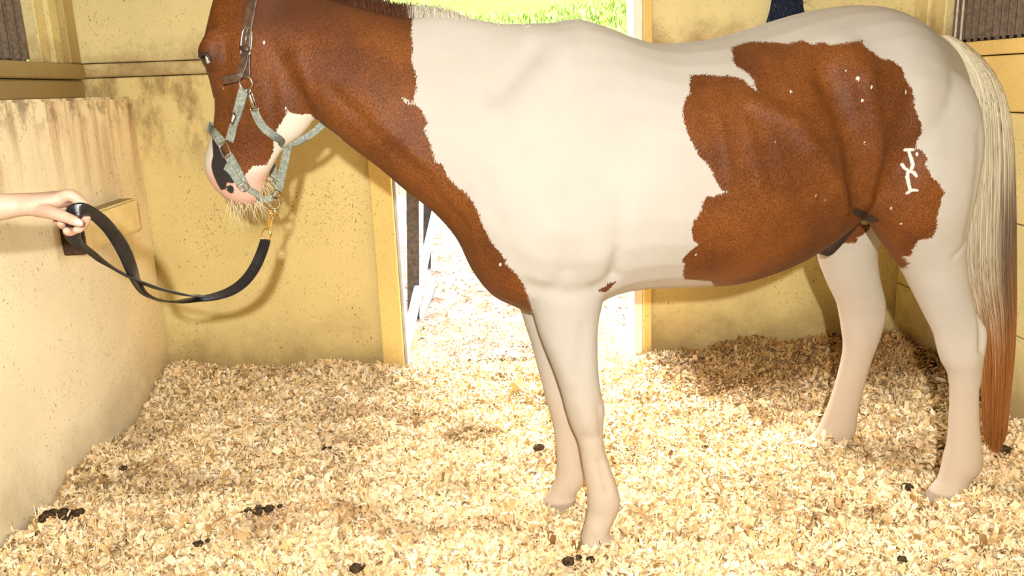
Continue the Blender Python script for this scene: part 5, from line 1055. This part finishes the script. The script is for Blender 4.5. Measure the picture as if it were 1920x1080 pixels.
hd_ = fuse(hp_, .005, 'head'); set_co(hd_, taubin(hd_, get_co(hd_), 5))
attr(hd_, 'nail', np.full(len(hd_.vertices), -.1)); attr(hd_, 'red', np.zeros(len(hd_.vertices)))
under(add('head', hd_, st_.m, smooth=True), person)
hr = fuse([loft([sec(X0 - .035, 1.50, .05, .062), sec(X0 - .04, 1.58, .075, .08), sec(X0 - .02, 1.66, .098, .086), sec(X0 - .008, 1.715, .085, .072), sec(X0 - .008, 1.755, .03, .03)], 24, 5)], .008, 'hair')
under(add('hair', hr, plain('brown_hair', (.09, .05, .025), .6, var=.4, scale=90, bump=.5), smooth=True), person)
for sg in (-1, 1):
    under(add('eyeball', ball((X0 + .088, py_ + sg * .03, 1.612), .0125, 12, 8), plain('eyeball', (.5, .45, .4), .2), smooth=True), person)
sh_ = fuse([loft([sec(X0, .90, .115, .165), sec(X0, 1.0, .112, .155), sec(X0, 1.10, .108, .15), sec(X0 + .005, 1.22, .12, .165), sec(X0, 1.31, .105, .18), sec(X0, 1.375, .075, .15), sec(X0, 1.41, .055, .07)], 28, 5),
            limb([((px_, py_ + .14, 1.35), .062), ((px_ + .01, py_ + .21, 1.34), .062), ((px_ + .025, py_ + .29, 1.265), .058)]),
            limb([((px_, py_ - .14, 1.35), .062), ((px_, py_ - .20, 1.33), .06), ((px_ + .005, py_ - .225, 1.24), .056)])], .008, 'shirt')
set_co(sh_, taubin(sh_, get_co(sh_), 6))
under(add('shirt', sh_, plain('grey_jersey', (.22, .23, .25), .85, var=.12), smooth=True), person)
ra = fuse([limb([((px_, py_ - .20, 1.32), .047), ((px_ - .01, py_ - .235, 1.14), .042), ((px_ + .03, py_ - .22, .98), .035), ((px_ + .055, py_ - .17, .87), .03)])], .006, 'arm')
attr(ra, 'nail', np.full(len(ra.vertices), -.1)); attr(ra, 'red', np.zeros(len(ra.vertices)))
under(add('pocketed_arm', ra, st_.m, smooth=True), person)
tr = fuse([loft([sec(X0, .80, .12, .165), sec(X0, .90, .118, .162), sec(X0, .97, .112, .152)], 28, 4)] + [loft([sec(X0 - .01, .10, .058, .055, py_ + sg * .095), sec(X0 - .01, .30, .062, .058, py_ + sg * .095), sec(X0, .48, .066, .064, py_ + sg * .09), sec(X0, .68, .088, .08, py_ + sg * .085), sec(X0, .86, .11, .085, py_ + sg * .08)], 24, 5) for sg in (-1, 1)], .009, 'trousers')
set_co(tr, taubin(tr, get_co(tr), 5))
under(add('trousers', tr, plain('denim', (.05, .075, .13), .85, var=.25, scale=80), smooth=True), person)
for sg in (-1, 1):
    yb_ = py_ + sg * .095
    bt_ = fuse([loft([[(X0 + .22, yb_, .045), (X0 + .21, yb_, .0), .02, (0, 1, 0), 0, 1], [(X0 + .18, yb_, .075), (X0 + .18, yb_, -.01), .045, (0, 1, 0), 0, 1], [(X0 + .08, yb_, .10), (X0 + .08, yb_, -.01), .045, (0, 1, 0), 0, 1], [(X0 - .02, yb_, .14), (X0 - .02, yb_, -.01), .042, (0, 1, 0), 0, 1], [(X0 - .07, yb_, .12), (X0 - .07, yb_, -.01), .03, (0, 1, 0), 0, 1]], 20, 5),
                loft([sec(X0 - .015, .03, .058, .045, yb_), sec(X0 - .012, .20, .064, .062, yb_)], 20, 4)], .007, 'boot')
    under(add('boot', bt_, M['leather'], smooth=True), person)
